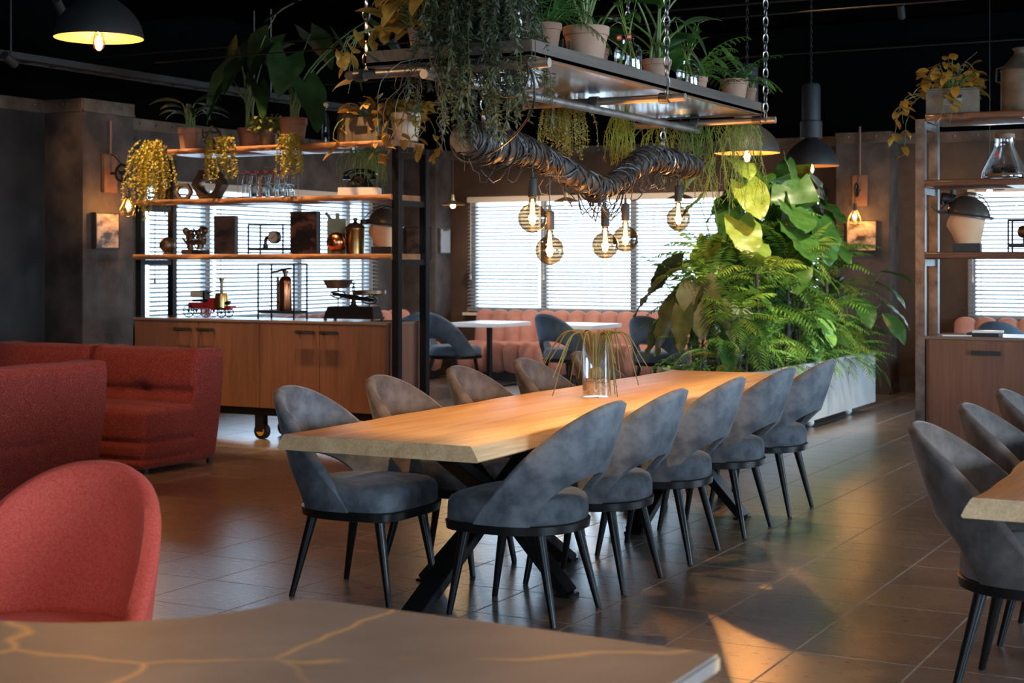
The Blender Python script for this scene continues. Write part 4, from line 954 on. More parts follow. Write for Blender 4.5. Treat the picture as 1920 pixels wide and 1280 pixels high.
# globe bulbs
def globe_lamp(label, y, zc, x=-3.3, r=.068):
    i = min(range(Nn), key=lambda k: abs(core[k].y+7.1-y)); zb = core[i].z+2-rad[i]
    t = thing('globe_bulb_pendant', label, 'pendant lamp', (x, y, zc), 0, 'globe bulb pendants')
    MB().cyl((0, 0, r+.14), (0, 0, zb-zc+.05), .0025, n=6).build('cord', M['cable'], t)
    MB().lathe([(.001, r+.15), (.006, r+.148), (.007, r+.122), (.020, r+.118), (.022, r+.113), (.022, r+.035), (.0205, r+.03), (.001, r+.03)], n=20).build('socket', M['matte'], t)
    prof = [(.015, r+.03), (.0165, r+.012), (.022, r-.004)]+[(r*math.sin(a), r*math.cos(a)) for a in (.42+(PI-.42)*k/20 for k in range(21))]
    prof[-1] = (.0005, -r)
    MB().lathe(prof, n=32).build('globe', M['g_amber'], t)
    b = MB()
    for k in range(4):
        a = k*PI/2+.4; b.tube([(.004*math.cos(a), .004*math.sin(a), r+.02), (.009*math.cos(a), .009*math.sin(a), .03), (.011*math.cos(a), .011*math.sin(a), -.025), (.003*math.cos(a+.8), .003*math.sin(a+.8), -.03)], .0022, 5)
    b.build('filament', M['filament'], t); point('lamp_light', (0, 0, 0), 20.0, t, WARM, .02)
globe_lamp('amber globe bulb hanging nearest the leafy bush end of the wrapped branch', 6.41, 1.652)
globe_lamp('amber globe bulb hanging lowest of the five, second from the leafy bush end', 6.59, 1.503)
globe_lamp('amber globe bulb in the middle of the five, overlapping its higher neighbour', 7.226, 1.532)
globe_lamp('amber globe bulb just above and beyond the middle bulb of the five', 7.483, 1.568)
globe_lamp('amber globe bulb hanging alone nearest the planter', 8.228, 1.693)
# loose power cable
t = MB().tube(cr([(-2.93, 5.62, 2.36), (-2.9, 5.56, 2.30), (-2.87, 5.54, 2.20), (-2.9, 5.53, 2.13), (-2.97, 5.52, 2.115), (-3.02, 5.52, 2.16), (-3.02, 5.53, 2.23), (-2.97, 5.54, 2.275), (-2.9, 5.55, 2.262), (-2.86, 5.56, 2.20), (-2.88, 5.6, 2.08), (-2.98, 5.66, 1.99), (-3.1, 5.72, 1.93), (-3.2, 5.78, 1.905)], 6), .005, 7).build('power_cable', M['cable'])
tag(t, 'black power cable looping from the plant board corner down to the wrapped branch', 'cable')
# ---- plants on the board
HG = 'plants on the hanging board'
rr = random.Random(77)
trailing('philodendron', 'heart leaved philodendron glowing orange at the near corner of the hanging board', (-3.47, 5.70, ZT), .10, [(-.05-.03*k, -.10, .12+.03*k, -.9, -.5) for k in range(4)]+[(-.17, -.13, .22, -.4, -.3), (-.20, -.12, .30, -.5, 0)], G['amber'], .105, .07, HG, .062, .105, M['terra'], 11, 'plant', 80, .19, .24, leaf_n=10)
hanging_mass('trailing_bush', 'dense dark needle leaved trailing plant hanging over the near end of the board', (-3.14, 5.62, ZT), 150, .66, G['dusk'], 12, .20, .12, .0026, .036, .009, 190, .4, .05, HG, 'plant', None, .17, M['terra'], .9, .16, .35, .16)
t = thing('clay_pot', 'clay pot half hidden inside the needle leaved trailing bush', 'pot', (-3.06, 5.75, ZT)); pot(t, .085, .14, M['terra'])
t = hanging_mass('root_strands', 'tangle of bare wavy stems dangling beside the needle leaved bush', (-3.33, 5.53, 2.3), 14, .52, M['vine'], 13, .09, .04, .002, 0, 0, 0, .7, .12, HG, 'plant')
fern_plant('potted_fern', 'green lacy fern just behind the near chain of the hanging board', (-2.99, 5.92, ZT), .12, 11, .42, .26, G['mid'], (.2, 1.2), (.9, 1.6), HG, .075, .12, M['terrad'], 14, kind='bi', segs=11)
t = thing('potted_monstera', 'monstera with split leaves in the largest clay pot on the hanging board', 'plant', (-3.0, 6.36, ZT), 0, HG); pot(t, .105, .165, M['terra'])
st, lf = MB(), MB()
for ya, h, o_, L, W in ((-1.6, .28, .08, .26, .24), (-.4, .26, .16, .26, .24), (2.6, .30, .12, .24, .22), (-2.6, .24, .14, .26, .22), (.8, .34, .1, .26, .24), (-1.0, .40, .1, .26, .24), (1.9, .42, .1, .24, .22)):
    p = Vector((math.cos(ya)*o_, math.sin(ya)*o_, .15+h)); st.tube([(0, 0, .14), (p.x*.4, p.y*.4, .14+h*.6), p], .006, 6); split_leaf(lf, p, ya, -.15, L, W, .7)
st.build('stem', G['stem'], t); lf.build('foliage', G['mid'], t)
def ficus(name, label, loc, r, h, pm, seed, n, L, W, m, hh, g=HG, kind='lance', spread=.2):
    rr = random.Random(seed); return big_leaf_plant(name, label, loc, h*.9, [A_(rr.uniform(0, 6.28), rr.uniform(.05, hh), rr.uniform(.03, spread), L*rr.uniform(.75, 1.15), W*rr.uniform(.8, 1.15), rr.uniform(-.5, .9), rr.uniform(.2, .9)) for k in range(n)], m, kind, g, r, h, pm, seed=seed, wave=.0, lobes=.05)
ficus('potted_rubber_plant', 'broad leaved rubber plant in a clay pot beside the mid chain of the hanging board', (-3.02, 7.24, ZT), .075, .12, M['terra'], 15, 14, .25, .12, G['deep'], .42)
ficus('potted_rubber_plant', 'dark broad leaved plant in a brown pot behind the monstera on the board', (-3.2, 6.85, ZT), .085, .14, M['terrad'], 16, 13, .26, .15, G['deep'], .36)
fern_plant('potted_fern', 'bright fern in a small clay pot near the far chain of the hanging board', (-3.08, 7.95, ZT), .10, 13, .40, .22, G['fern'], (.2, 1.35), (.8, 1.6), HG, .06, .11, M['terra'], 17, kind='bi', segs=12)
fern_plant('potted_fern', 'fern and hanging fronds in the clay pot at the far corner of the hanging board', (-2.98, 8.27, ZT), .11, 11, .36, .20, G['mid'], (.1, 1.2), (.9, 1.7), HG, .08, .125, M['terra'], 18, kind='bi', segs=11)
ficus('potted_peace_lily', 'small pale leaved plant beyond the far corner fern on the hanging board', (-2.93, 8.36, ZT), .05, .08, M['terrad'], 19, 6, .17, .05, G['pale'], .14, spread=.14)
def glass_jar(label, loc, r, h, seed, tags=False, group=None, stems=9):
    rr = random.Random(seed); t = thing('bottle_vase', label, 'vase', loc, 0, group)
    MB().lathe([(.001, .003), (r*.92, 0), (r, .012), (r, h*.62), (r*.86, h*.78), (r*.45, h*.9), (r*.40, h), (r*.44, h+.004), (r*.38, h), (r*.43, h*.89), (r*.83, h*.77), (r*.96, h*.61), (r*.96, .02), (r*.85, .01), (.001, .012)], n=28).build('glass', M['g_clear'], t)
    b = MB(); l = MB()
    for k in range(stems):
        a = rr.uniform(0, 6.28); e = Vector((math.cos(a)*r*.75, math.sin(a)*r*.75, .015)); top = Vector((rr.uniform(-.06, .06), rr.uniform(-.06, .06), h+rr.uniform(.06, .2)))
        b.tube([e, (e.x*.6, e.y*.6, h*.55), (rr.uniform(-.01, .01), rr.uniform(-.01, .01), h), top], .0022, 5)
        for q in range(2): leaf(l, top, rr.uniform(0, 6.28), rr.uniform(-.3, .8), rr.uniform(.06, .11), .035, 'lance', .6, 0, .2, 5)
    b.build('cut_stems', G['lime'], t); l.build('leaves', G['mid'], t)
    if tags:
        for dx in (-.022, .03):
            c = MB(); c.cyl((dx, -r*.8, h+.002), (dx, -r*.8-.003, h+.002), .014, n=18); g = c.build('red_tag', M['tagred'], t)
            c = MB()
            for i in (-1, 0, 1): c.bb(dx+i*.006-.0016, dx+i*.006+.0016, -r*.8-.0042, -r*.8-.003, h-.004, h+.008)
            c.build('tag_print', M['paper'], g)
    return t
glass_jar('clear bottle vase of cut stems with two red tags on the hanging board', (-2.985, 6.80, ZT), .068, .165, 21, True)
glass_jar('clear bottle vase of green stems between two clay pots on the hanging board', (-2.98, 7.56, ZT), .06, .15, 22)
t = thing('glass_candle_row', 'row of small glass tumblers behind the fern near the first chain', 'tumbler', (-3.0, 6.06, ZT))
for k in range(2): MB().lathe([(.001, 0), (.028, 0), (.03, .075), (.028, .075), (.026, .005), (.001, .005)], (0, k*.075, 0), 20).build('glass', M['g_clear'], t)
hanging_mass('moss_fern', 'dense olive clump of fine drooping sprigs below the middle of the board', (-3.60, 7.35, 2.28), 80, .34, G['olive'], 23, .06, .17, .002, .016, .006, 190, .35, .02, HG, tip=1, up=.08)
hanging_mass('mistletoe_cactus', 'narrow bunch of hanging green cactus strands between the two long pipes', (-3.64, 8.2, 2.28), 46, .36, G['lime'], 24, .03, .08, .0028, .03, .004, 30, .3, .05, HG, up=.06)
hanging_mass('mistletoe_cactus', 'wide curtain of hanging green cactus strands below the far end of the board', (-3.45, 8.52, 2.27), 60, .46, G['lime'], 25, .16, .06, .0026, .035, .004, 22, .5, .09, HG, minL=.35)
hanging_mass('mistletoe_cactus', 'long curtain of hanging green cactus strands reaching to the dome lamp', (-3.10, 8.54, 2.27), 70, .58, G['lime'], 26, .17, .07, .0026, .035, .004, 20, .5, .09, HG, minL=.4)
# ================================================================ VASE ON THE TABLE
t = thing('cylinder_vase', 'clear glass cylinder on the oak table holding gravel, a cactus ball and trailing stems', 'vase', (-3.325, 7.17, .7605))
r, h = .072, .285
MB().lathe([(.001, .001), (r-.004, 0), (r, .004), (r, h), (r-.004, h+.002), (r-.005, h), (r-.005, .012), (.001, .012)], n=36).build('glass', M['g_clear'], t)
rr = random.Random(9); b = MB(); b.lathe([(.001, .0125), (r-.0065, .0125), (r-.0065, .068), (r*.6, .078), (.001, .082)], n=32)
for k in range(170):
    a = rr.uniform(0, 6.28); q = (r-.012)*rr.random()**.5; b.ball((q*math.cos(a), q*math.sin(a), .073+rr.uniform(0, .014)), rr.uniform(.004, .0085), 4, .7)
b.build('gravel', M['gravel'], t, ang=20)
b = MB(); prof = []
for i in range(13): prof.append((max(.001, .038*math.sin(PI*i/12)), -.036*math.cos(PI*i/12)))
b.lathe(prof, (.003, -.006, .118), 22)
for i in range(len(b.v)):
    v = Vector(b.v[i])-Vector((.003, -.006, .118)); a = math.atan2(v.y, v.x); k = 1+.05*math.cos(a*11); b.v[i] = (.003+v.x*k, -.006+v.y*k, v.z+.118)
b.build('cactus_ball', M['cactus'], t)
b = MB()
for k in range(46):
    a = rr.uniform(0, 6.28); b.tube([(0, 0, .15), (.02*math.cos(a), .02*math.sin(a), .19), (.03*math.cos(a), .03*math.sin(a), rr.uniform(.2, .26))], .0012, 4)
b.build('cactus_tuft', G['dusk'], t)
b = MB()
for k in range(26):
    a = k*6.283/26+rr.uniform(-.3, .3); L = rr.uniform(.12, .34); q = [Vector((.01*math.cos(a), .01*math.sin(a), .16)), Vector(((r-.012)*math.cos(a), (r-.012)*math.sin(a), h-.01)), Vector(((r+.01)*math.cos(a), (r+.01)*math.sin(a), h+.03+rr.uniform(0, .02)))]
    n = 9; az = .4; p = q[-1].copy()
    reach = rr.uniform(.05, .27); drop = rr.uniform(.12, .34)
    for i in range(1, n+1):
        u = i/n; q.append(Vector(((r+.01+reach*u**.8)*math.cos(a), (r+.01+reach*u**.8)*math.sin(a), max(.012, h+.035+.05*math.sin(PI*min(1, u*1.4))*.6-drop*u**1.7))))
    c = cr(q, 3); b.tube(c, [.0042*(1-.4*i/len(c)) for i in range(len(c))], 5)
    for i in range(6, len(c), 4): b.tube([c[i], c[i]+Vector((rr.uniform(-.006, .006), rr.uniform(-.006, .006), -.006))], .0018, 4)
b.build('trailing_stems', G['tan'], t)
# ================================================================ THINGS ON THE LONG SHELF UNIT
S1, S2, S3, S0 = 2.391, 1.9715, 1.5115, .9755
SG = 'plants on top of the long shelf unit'
# -- top shelf plants
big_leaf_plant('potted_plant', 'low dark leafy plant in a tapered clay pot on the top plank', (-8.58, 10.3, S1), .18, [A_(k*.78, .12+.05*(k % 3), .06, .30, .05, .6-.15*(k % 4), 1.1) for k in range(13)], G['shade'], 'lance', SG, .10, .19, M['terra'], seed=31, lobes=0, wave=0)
t = thing('wire_sphere', 'geometric wire sphere ornament beside the tapered clay pot', 'ornament', (-8.30, 10.26, S1+.1)); b = MB(); rr = random.Random(2)
bmt = bmesh.new(); bmesh.ops.create_icosphere(bmt, subdivisions=1, radius=.095)
for e in bmt.edges: b.cyl(e.verts[0].co, e.verts[1].co, .005, n=5)
bmt.free(); b.build('wire_frame', M['bronze'], t)
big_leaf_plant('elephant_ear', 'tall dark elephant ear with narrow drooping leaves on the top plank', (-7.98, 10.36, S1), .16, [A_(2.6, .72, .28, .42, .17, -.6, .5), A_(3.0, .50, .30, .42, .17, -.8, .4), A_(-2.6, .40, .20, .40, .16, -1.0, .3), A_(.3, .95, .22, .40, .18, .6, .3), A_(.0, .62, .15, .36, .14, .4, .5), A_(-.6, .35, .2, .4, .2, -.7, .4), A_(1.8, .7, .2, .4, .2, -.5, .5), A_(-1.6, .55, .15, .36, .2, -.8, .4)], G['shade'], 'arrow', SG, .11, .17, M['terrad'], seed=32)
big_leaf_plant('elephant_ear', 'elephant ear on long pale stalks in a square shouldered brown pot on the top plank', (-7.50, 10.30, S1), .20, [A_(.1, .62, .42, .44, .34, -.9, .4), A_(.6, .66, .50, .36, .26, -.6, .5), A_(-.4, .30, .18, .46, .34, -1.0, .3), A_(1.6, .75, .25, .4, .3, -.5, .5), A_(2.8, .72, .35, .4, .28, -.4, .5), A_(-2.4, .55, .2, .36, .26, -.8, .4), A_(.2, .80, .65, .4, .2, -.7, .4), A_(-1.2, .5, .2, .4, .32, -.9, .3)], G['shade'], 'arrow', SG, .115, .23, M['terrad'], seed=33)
hanging_mass('trailing_stonecrop', 'golden stonecrop trailing far over the outer end of the long shelf unit', (-8.86, 10.14, S1-.02), 60, .62, G['gold'], 34, .11, .07, .0022, .022, .016, 150, .35, .035, SG, 'plant', spread=.7, up=.12)
hanging_mass('trailing_stonecrop', 'golden stonecrop hanging over the big hexagonal nut', (-8.08, 10.06, S1+.08), 34, .38, G['gold'], 35, .13, .04, .002, .022, .015, 140, .25, .035, SG, 'plant', spread=.7)
hanging_mass('trailing_stonecrop', 'golden stonecrop hanging next to the rack of milk bottles', (-7.36, 10.06, S1+.08), 30, .38, G['gold'], 36, .10, .04, .002, .022, .015, 140, .25, .035, SG, 'plant', spread=.7)
trailing('small_leaf_plant', 'small leaved bushy plant between the two elephant ears on the top plank', (-7.74, 10.28, S1), .12, [], G['olive'], .05, .035, SG, .08, .14, M['zinc'], 37, 'plant', 110, .16, .2)
t = thing('zinc_canister', 'dented grey canister standing on the top plank', 'canister', (-6.95, 10.28, S1)); MB().lathe([(.085, 0), (.088, .01), (.088, .2), (.07, .24), (.045, .255), (.045, .28), (.001, .28)], n=28, cap0=True).build('body', M['zinc'], t, ang=30)
b = MB(); b.tube([(.088, 0, .2), (.13, 0, .19), (.13, 0, .1), (.088, 0, .08)], .006, 6); b.build('handle', M['iron'], t)
t = trailing('philodendron', 'heart leaved philodendron in a grey metal box near the inner end of the top plank', (-6.72, 10.27, S1), .18, [(-.06, -.17, .25, -.2, -.5), (-.15, -.17, .3, -.3, -.4), (.16, -.15, .2, .3, -.4)], G['amber'], .10, .075, SG, seed=38, bush=60, bushr=.2, bushh=.2, leaf_n=10)
b = MB(); b.bb(-.15, .15, -.15, .15, 0, .19); b.build('box', M['zinc'], t, bevel=.004)
MB().bb(-.06, .06, -.157, -.151, .07, .12).build('card_holder', M['iron'], t)
hanging_mass('mistletoe_cactus', 'bright green cactus strands hanging behind the black telephone', (-6.83, 10.36, S1-.045), 70, .40, G['lime'], 39, .15, .08, .0028, .03, .004, 16, .5, .05, SG, minL=.5)
t = trailing('philodendron', 'heart leaved philodendron cascading over the cream pot at the inner end of the top plank', (-6.42, 10.30, S1), .21, [(-.10, -.13, .42, -.25, -.3), (-.02, -.15, .30, .0, -.5), (.07, -.14, .26, .2, -.5), (.13, -.08, .42, .35, -.4), (.15, .0, .36, .5, 0), (-.14, -.1, .34, -.35, -.2)], G['amber'], .095, .07, SG, .125, .22, M['creampot'], 40, 'plant', 58, .2, .16, leaf_n=22)
b = MB()
for k in range(6): b.tube([(.0, 0, .2), (rr.uniform(-.1, .1), rr.uniform(-.05, .05), .34), (rr.uniform(-.16, .16), 0, rr.uniform(.42, .55))], .0028, 5)
b.build('twigs', M['vine'], t)
t = thing('glass_stopper_bottle', 'slim clear bottle with a pale stopper on the top plank', 'bottle', (-7.18, 10.3, S1)); MB().lathe([(.001, 0), (.03, 0), (.032, .01), (.032, .2), (.014, .25), (.013, .3), (.001, .3)], n=20).build('glass', M['g_clear'], t); MB().ball((0, 0, .322), .022, 8).build('stopper', M['creampot'], t)
# -- second plank
def nut(label, loc, r, hole, d, rz, m, tilt=0):
    b = MB(); n = 48; rows = []
    def hx(a): k = PI/3; return r*math.cos(k/2)/math.cos(((a+0) % k)-k/2)
    for y, ro, ri in ((-d/2, .93, 1.0), (-d/2+.012, 1, .94), (d/2-.012, 1, .94), (d/2, .93, 1.0)): rows.append([(hx(2*PI*i/n)*ro*math.cos(2*PI*i/n), y, hx(2*PI*i/n)*ro*math.sin(2*PI*i/n)) for i in range(n)])
    for y, ri in ((d/2, 1.12), (d/2-.02, 1), (0, .97), (-d/2+.02, 1), (-d/2, 1.12)): rows.append([(hole*ri*math.cos(2*PI*i/n), y, hole*ri*math.sin(2*PI*i/n)) for i in range(n)])
    b.grid(rows, True, True); o = b.build('steel_nut', m, ang=35); o.location = (loc[0], loc[1], loc[2]+r*.866); o.rotation_euler = (0, 0, rz)
    return tag(o, label, 'nut', 'big steel nuts')
nut('largest hexagonal steel nut standing on the second plank', (-8.36, 10.3, S2), .143, .075, .15, .25, M['bronze'])
nut('small hexagonal steel nut leaning beside the largest nut', (-8.66, 10.32, S2), .082, .042, .08, .5, M['bronze'])
nut('slim steel nut ring at the outer end of the second plank', (-8.90, 10.33, S2), .080, .052, .06, -.5, M['bronze'])
t = thing('bottle_rack', 'wire rack holding glass milk bottles on the second plank', 'rack', (-7.74, 10.28, S2)); b = MB()
for z in (.01, .11, .19):
    b.tube([(-.235, -.095, z), (.235, -.095, z), (.235, .095, z), (-.235, .095, z)], .003, 5, True)
for x in [-.235+.094*k for k in range(6)]:
    for y in (-.095, .095): b.cyl((x, y, 0), (x, y, .19), .0025, n=5)
    b.cyl((x, -.095, .006), (x, .095, .006), .0025, n=5)
b.build('wire_frame', M['steel'], t); b = MB(); b.bar((-.005, -.1, 0), (-.005, -.1, .215), .014, .006); b.tube([(-.0, -.1, .21), (0, -.05, .25), (0, .05, .25), (0, .1, .21)], .004, 6); b.build('strap_handle', M['kraft'], t)
bt = thing('milk_bottle', 'clear glass milk bottle with a dark red cap in the wire rack', 'bottle', (0, 0, 0), 0, 'milk bottles in the wire rack')
MB().lathe([(.001, .002), (.034, 0), (.037, .012), (.037, .115), (.030, .145), (.020, .175), (.018, .198), (.021, .202), (.021, .21), (.017, .21)], n=20).build('glass', M['g_clear'], bt)
MB().lathe([(.001, .006), (.0345, .005), (.0345, .10), (.001, .10)], n=18).build('water', M['water'], bt)
MB().lathe([(.023, .196), (.024, .212), (.001, .216)], n=16).build('cap', M['redpaint'], bt)
k = 0
for x in range(5):
    for y in (-.047, .047):
        q = (-7.74-.188+.094*x, 10.28+y, S2+.0095)
        if k == 0: bt.location = q
        else: dup(bt, q)
        k += 1
o = MB().bb(-.16, .16, -.11, .11, 0, .062).build('plinth_box', M['plinth'], loc=(-6.83, 10.27, S2), bevel=.002); o.rotation_euler.z = .45; tag(o, 'low white wooden plinth under the black telephone', 'plinth')
t = thing('rotary_telephone', 'old black rotary telephone on a low white plinth', 'telephone', (-6.83, 10.27, S2+.0625), .45)
b = MB(); rows = []
for z, w_, d_ in ((0, .105, .08), (.015, .105, .08), (.03, .10, .075), (.07, .07, .05), (.10, .045, .035), (.11, .04, .03)):
    rows.append([(w_*math.copysign(abs(math.cos(a))**.5, math.cos(a)), d_*math.copysign(abs(math.sin(a))**.5, math.sin(a))+(.02*z/.1), z) for a in (2*PI*k/28 for k in range(28))])
b.grid(rows, True); b.f.append(tuple(5*28+i for i in range(28))); b.build('body', M['bakelite'], t, ang=60)
d = MB().cyl((0, -.066, .05), (0, -.058, .057), .042, n=24); 
for k in range(10): d.cyl((.028*math.cos(k*.6), -.068+.012*math.sin(k*.6), .052+.026*math.sin(k*.6)), (.028*math.cos(k*.6), -.07+.012*math.sin(k*.6), .055+.026*math.sin(k*.6)), .006, n=8)
d.build('dial', M['iron'], t)
b = MB(); b.tube(cr([(-.12, .03, .10), (-.09, .03, .125), (-.04, .03, .14), (.04, .03, .14), (.09, .03, .125), (.12, .03, .10)], 4), [.026, .026, .024, .02, .016, .015, .014, .014, .014, .014, .014, .014, .014, .014, .014, .015, .016, .02, .024, .026, .026], 12)
for s in (-1, 1): b.lathe([(.001, .108), (.02, .105), (.034, .075), (.034, .068), (.001, .066)], (s*.112, .03, 0), 16)
b.build('handset', M['bakelite'], t)
# -- third plank
def ball_on_stand(label, loc, r, m):
    t = thing('ball_ornament', label, 'ornament', loc); MB().ball((0, 0, r+.012), r, 18).build('ball', m, t)
    MB().lathe([(.001, .02), (.028, .02), (.032, .014), (.045, .0), (.001, 0)], n=20).build('stand', M['kraft'], t); return t
ball_on_stand('dark brown ball on a low stand at the outer end of the third plank', (-8.82, 10.3, S3), .068, M['bronze'])
ball_on_stand('copper brown ball ornament in front of the brass canister', (-7.02, 10.22, S3), .080, M['copper'])
t = thing('carburettor_sculpture', 'intricate old carburettor on a wooden block', 'sculpture', (-8.52, 10.3, S3)); MB().bb(-.11, .0, -.05, .05, 0, .04).build('wood_block', M['kraft'], t, bevel=.003); MB().bb(.002, .115, -.05, .05, 0, .035).build('dark_block', M['matte'], t, bevel=.003)
b = MB(); rr = random.Random(6)
for x, s in ((-.045, 1), (.05, -1)):
    b.cyl((x, 0, .04), (x-s*.01, 0, .13), .026, .02, 12); b.cyl((x-.04, 0, .10), (x+.04, 0, .10), .024, n=12); b.cyl((x, 0, .13), (x, 0, .165), .035, .028, 14); b.cyl((x-s*.03, 0, .15), (x-s*.06, 0, .2), .018, n=10); b.ball((x-s*.055, 0, .20), .030, 8); b.ball((x+s*.01, -.01, .18), .028, 8)
for k in range(26):
    c = Vector((rr.uniform(-.10, .11), rr.uniform(-.03, .03), rr.uniform(.05, .21))); d = Vector((rr.uniform(-1, 1), rr.uniform(-.5, .5), rr.uniform(-1, 1))).normalized(); b.cyl(c, c+d*rr.uniform(.03, .06), rr.uniform(.005, .012), n=8)
b.cyl((-.08, 0, .19), (.10, 0, .20), .008, n=8); b.tube([(.03, 0, .2), (.08, 0, .23), (.12, 0, .215)], .009, 8); b.build('casting', M['bronze'], t)
def block_photo(label, x, w_, h_, dp, rz, pm):
    t = thing('photo_block', label, 'picture block', (x, 10.3, S3), rz); MB().bb(-w_/2, w_/2, -dp/2, dp/2, 0, h_).build('block', M['matte'], t, bevel=.002); MB().bb(-w_/2+.003, w_/2-.003, -dp/2-.0022, -dp/2-.0006, .004, h_-.004).build('print', pm, t)
block_photo('upright photo block with a dark reddish print on the third plank', -8.19, .19, .32, .07, .25, M['ph3'])
block_photo('dark upright photo block with a glow like a fire on the third plank', -7.38, .235, .345, .08, .18, M['ph4'])
def wire_frame(label, loc, w_, d_, h_, m=None, z0=.04, mid=True, r=.005):
    t = thing('display_stand', label, 'display stand', loc); b = MB()
    xs = (-w_/2, w_/2)
    for x in xs:
        for y in (-d_/2, d_/2): b.bb(x-r, x+r, y-r, y+r, 0, h_)
    for y in (-d_/2, d_/2): b.bb(-w_/2, w_/2, y-r, y+r, h_-r, h_+r)
    for x in xs: b.bb(x-r, x+r, -d_/2, d_/2, h_-r, h_+r)
    b.build('wire_frame', M['black'], t); MB().bb(-w_/2, w_/2, -d_/2, d_/2, z0, z0+.022).build('tray', M['matte'], t); return t
wire_frame('black wire display stand holding a pressure gauge', (-7.72, 10.3, S3), .35, .16, .24, z0=.03)
t = thing('pressure_gauge', 'round pressure gauge on a bent pipe inside its wire stand', 'gauge', (-7.72, 10.3, S3+.0525)); b = MB(); b.cyl((-.06, 0, 0), (-.06, 0, .03), .022, n=14); b.tube(cr([(-.06, 0, .02), (-.06, 0, .06), (-.045, 0, .08), (-.01, 0, .085)], 4), .014, 10); b.build('pipe', M['iron'], t)
MB().cyl((.03, -.02, .085), (.03, .025, .085), .052, n=28).build('case', M['steel'], t); f = MB().cyl((.03, -.0225, .085), (.03, -.0205, .085), .045, n=28).build('dial_face', M['creampot'], t)
b = MB(); b.bar((.012, -.024, .072), (.055, -.024, .10), .003, .004)
for k in range(9): a = -2.3+k*.58; b.bar((.03+.034*math.sin(a), -.0235, .085+.034*math.cos(a)), (.03+.041*math.sin(a), -.0235, .085+.041*math.cos(a)), .002, .002)
b.build('needle', M['iron'], f)
t = thing('jerry_can', 'flat olive green fuel can with a spout on the third plank', 'fuel can', (-7.11, 10.36, S3), .5); MB().bb(-.075, .075, -.055, .055, 0, .28).build('body', M['olive'], t, bevel=.006)
b = MB(); b.bb(-.01, .018, -.03, .03, .28, .33); b.tube([(-.05, 0, .28), (-.075, 0, .31), (-.09, 0, .335)], .012, 10); b.build('spout', M['olive'], t)
t = thing('brass_canister', 'brown brass canister with a knobbed lid behind the copper ball', 'canister', (-6.92, 10.34, S3)); MB().lathe([(.001, 0), (.074, 0), (.075, .01), (.075, .185), (.079, .19), (.079, .205)], n=28).build('body', M['brass'], t); MB().lathe([(.081, .202), (.078, .215), (.05, .24), (.02, .25), (.012, .262), (.02, .27), (.018, .285), (.001, .29)], n=24).build('lid', M['bronze'], t)
MB().tube([(-.075, -.02, .15), (-.10, -.03, .155), (-.10, -.03, .2), (-.078, -.02, .2)], .005, 6).build('handle', M['bronze'], t)
def bust(label, hl, loc, rz, lamp, helm_m):
    t = thing('mannequin_head', label, 'head form', loc, rz)   # faces -x
    MB().bb(-.085, .085, -.075, .075, 0, .055).build('plinth', M['matte'], t, bevel=.002)
    b = MB(); rows = []
    for z, rx, ry, cx in ((.055, .078, .066, .005), (.075, .083, .07, .003), (.12, .098, .077, -.002), (.17, .112, .083, -.006), (.20, .116, .086, -.006), (.225, .112, .084, 0), (.27, .098, .075, .004), (.305, .06, .05, .006), (.315, .01, .01, .006)):
        rows.append([(cx+rx*math.cos(a)-(.014*math.exp(-((z-.165)/.03)**2) if math.cos(a) < -.97 else 0), ry*math.sin(a), z) for a in (2*PI*k/28 for k in range(28))])
    b.grid(rows, True); b.build('head', M['head'], t, ang=80)
    h = thing('miners_helmet', hl, 'helmet', loc, rz); b = MB(); rows = []
    for k in range(10):
        f = k/9; a = f*PI/2; rr_ = math.cos(a)
        rows.append([((.135*rr_)*math.cos(u)+.008, .105*rr_*math.sin(u), .222+.125*math.sin(a)+.02*math.cos(u)*-rr_+.012) for u in (2*PI*q/32 for q in range(32))])
    rows = [[(x*1.09, y*1.09, z-.012) for x, y, z in rows[0]], [(x*1.09, y*1.09, z-.004) for x, y, z in rows[0]]]+rows
    b.grid(rows, True); b.build('shell', helm_m, h, ang=50)
    b = MB(); b.tube([(.02+.14*math.cos(u), .112*math.sin(u), .236-.02*math.cos(u)) for u in (2*PI*q/28 for q in range(28))], .006, 6, True); b.tube(cr([(-.10, 0, .32), (0, .02, .375), (.10, 0, .34), (.14, 0, .27)], 4), .004, 5); b.build('band_and_cord', M['leather'], h)
    b = MB()
    if lamp: b.cyl((-.15, 0, .345), (-.07, 0, .335), .04, .03, 16); b.cyl((-.165, 0, .347), (-.15, 0, .345), .036, .042, 16); b.cyl((-.09, 0, .37), (-.09, 0, .40), .018, n=10); b.build('headlamp', M['iron'], h); b = MB(); b.tube(cr([(-.10, -.03, .26), (-.17, -.03, .255), (-.22, -.03, .30)], 4), .009, 8); b.cyl((-.12, -.03, .26), (-.155, -.03, .33), .006, n=6); b.build('lever', M['steel'], h)
    else: b.lathe([(.001, .0), (.03, .002), (.034, .02), (.026, .035), (.001, .035)], (-.165, -.02, .235), 16); b.cyl((-.165, -.02, .25), (-.11, -.02, .26), .02, n=12); b.build('goggle_lens', M['iron'], h)
    b = MB(); b.tube(cr([(-.17, -.02, .27), (-.10, -.05, .33), (.0, -.06, .38), (.1, -.03, .36)], 4), .004, 5); b.build('strap', M['leather'], h)
bust('carved wooden head form with goggles helmet next to the front steel post', 'dark leather helmet with goggles on the head form by the front steel post', (-6.63, 10.32, S3), .2, False, M['leather'])
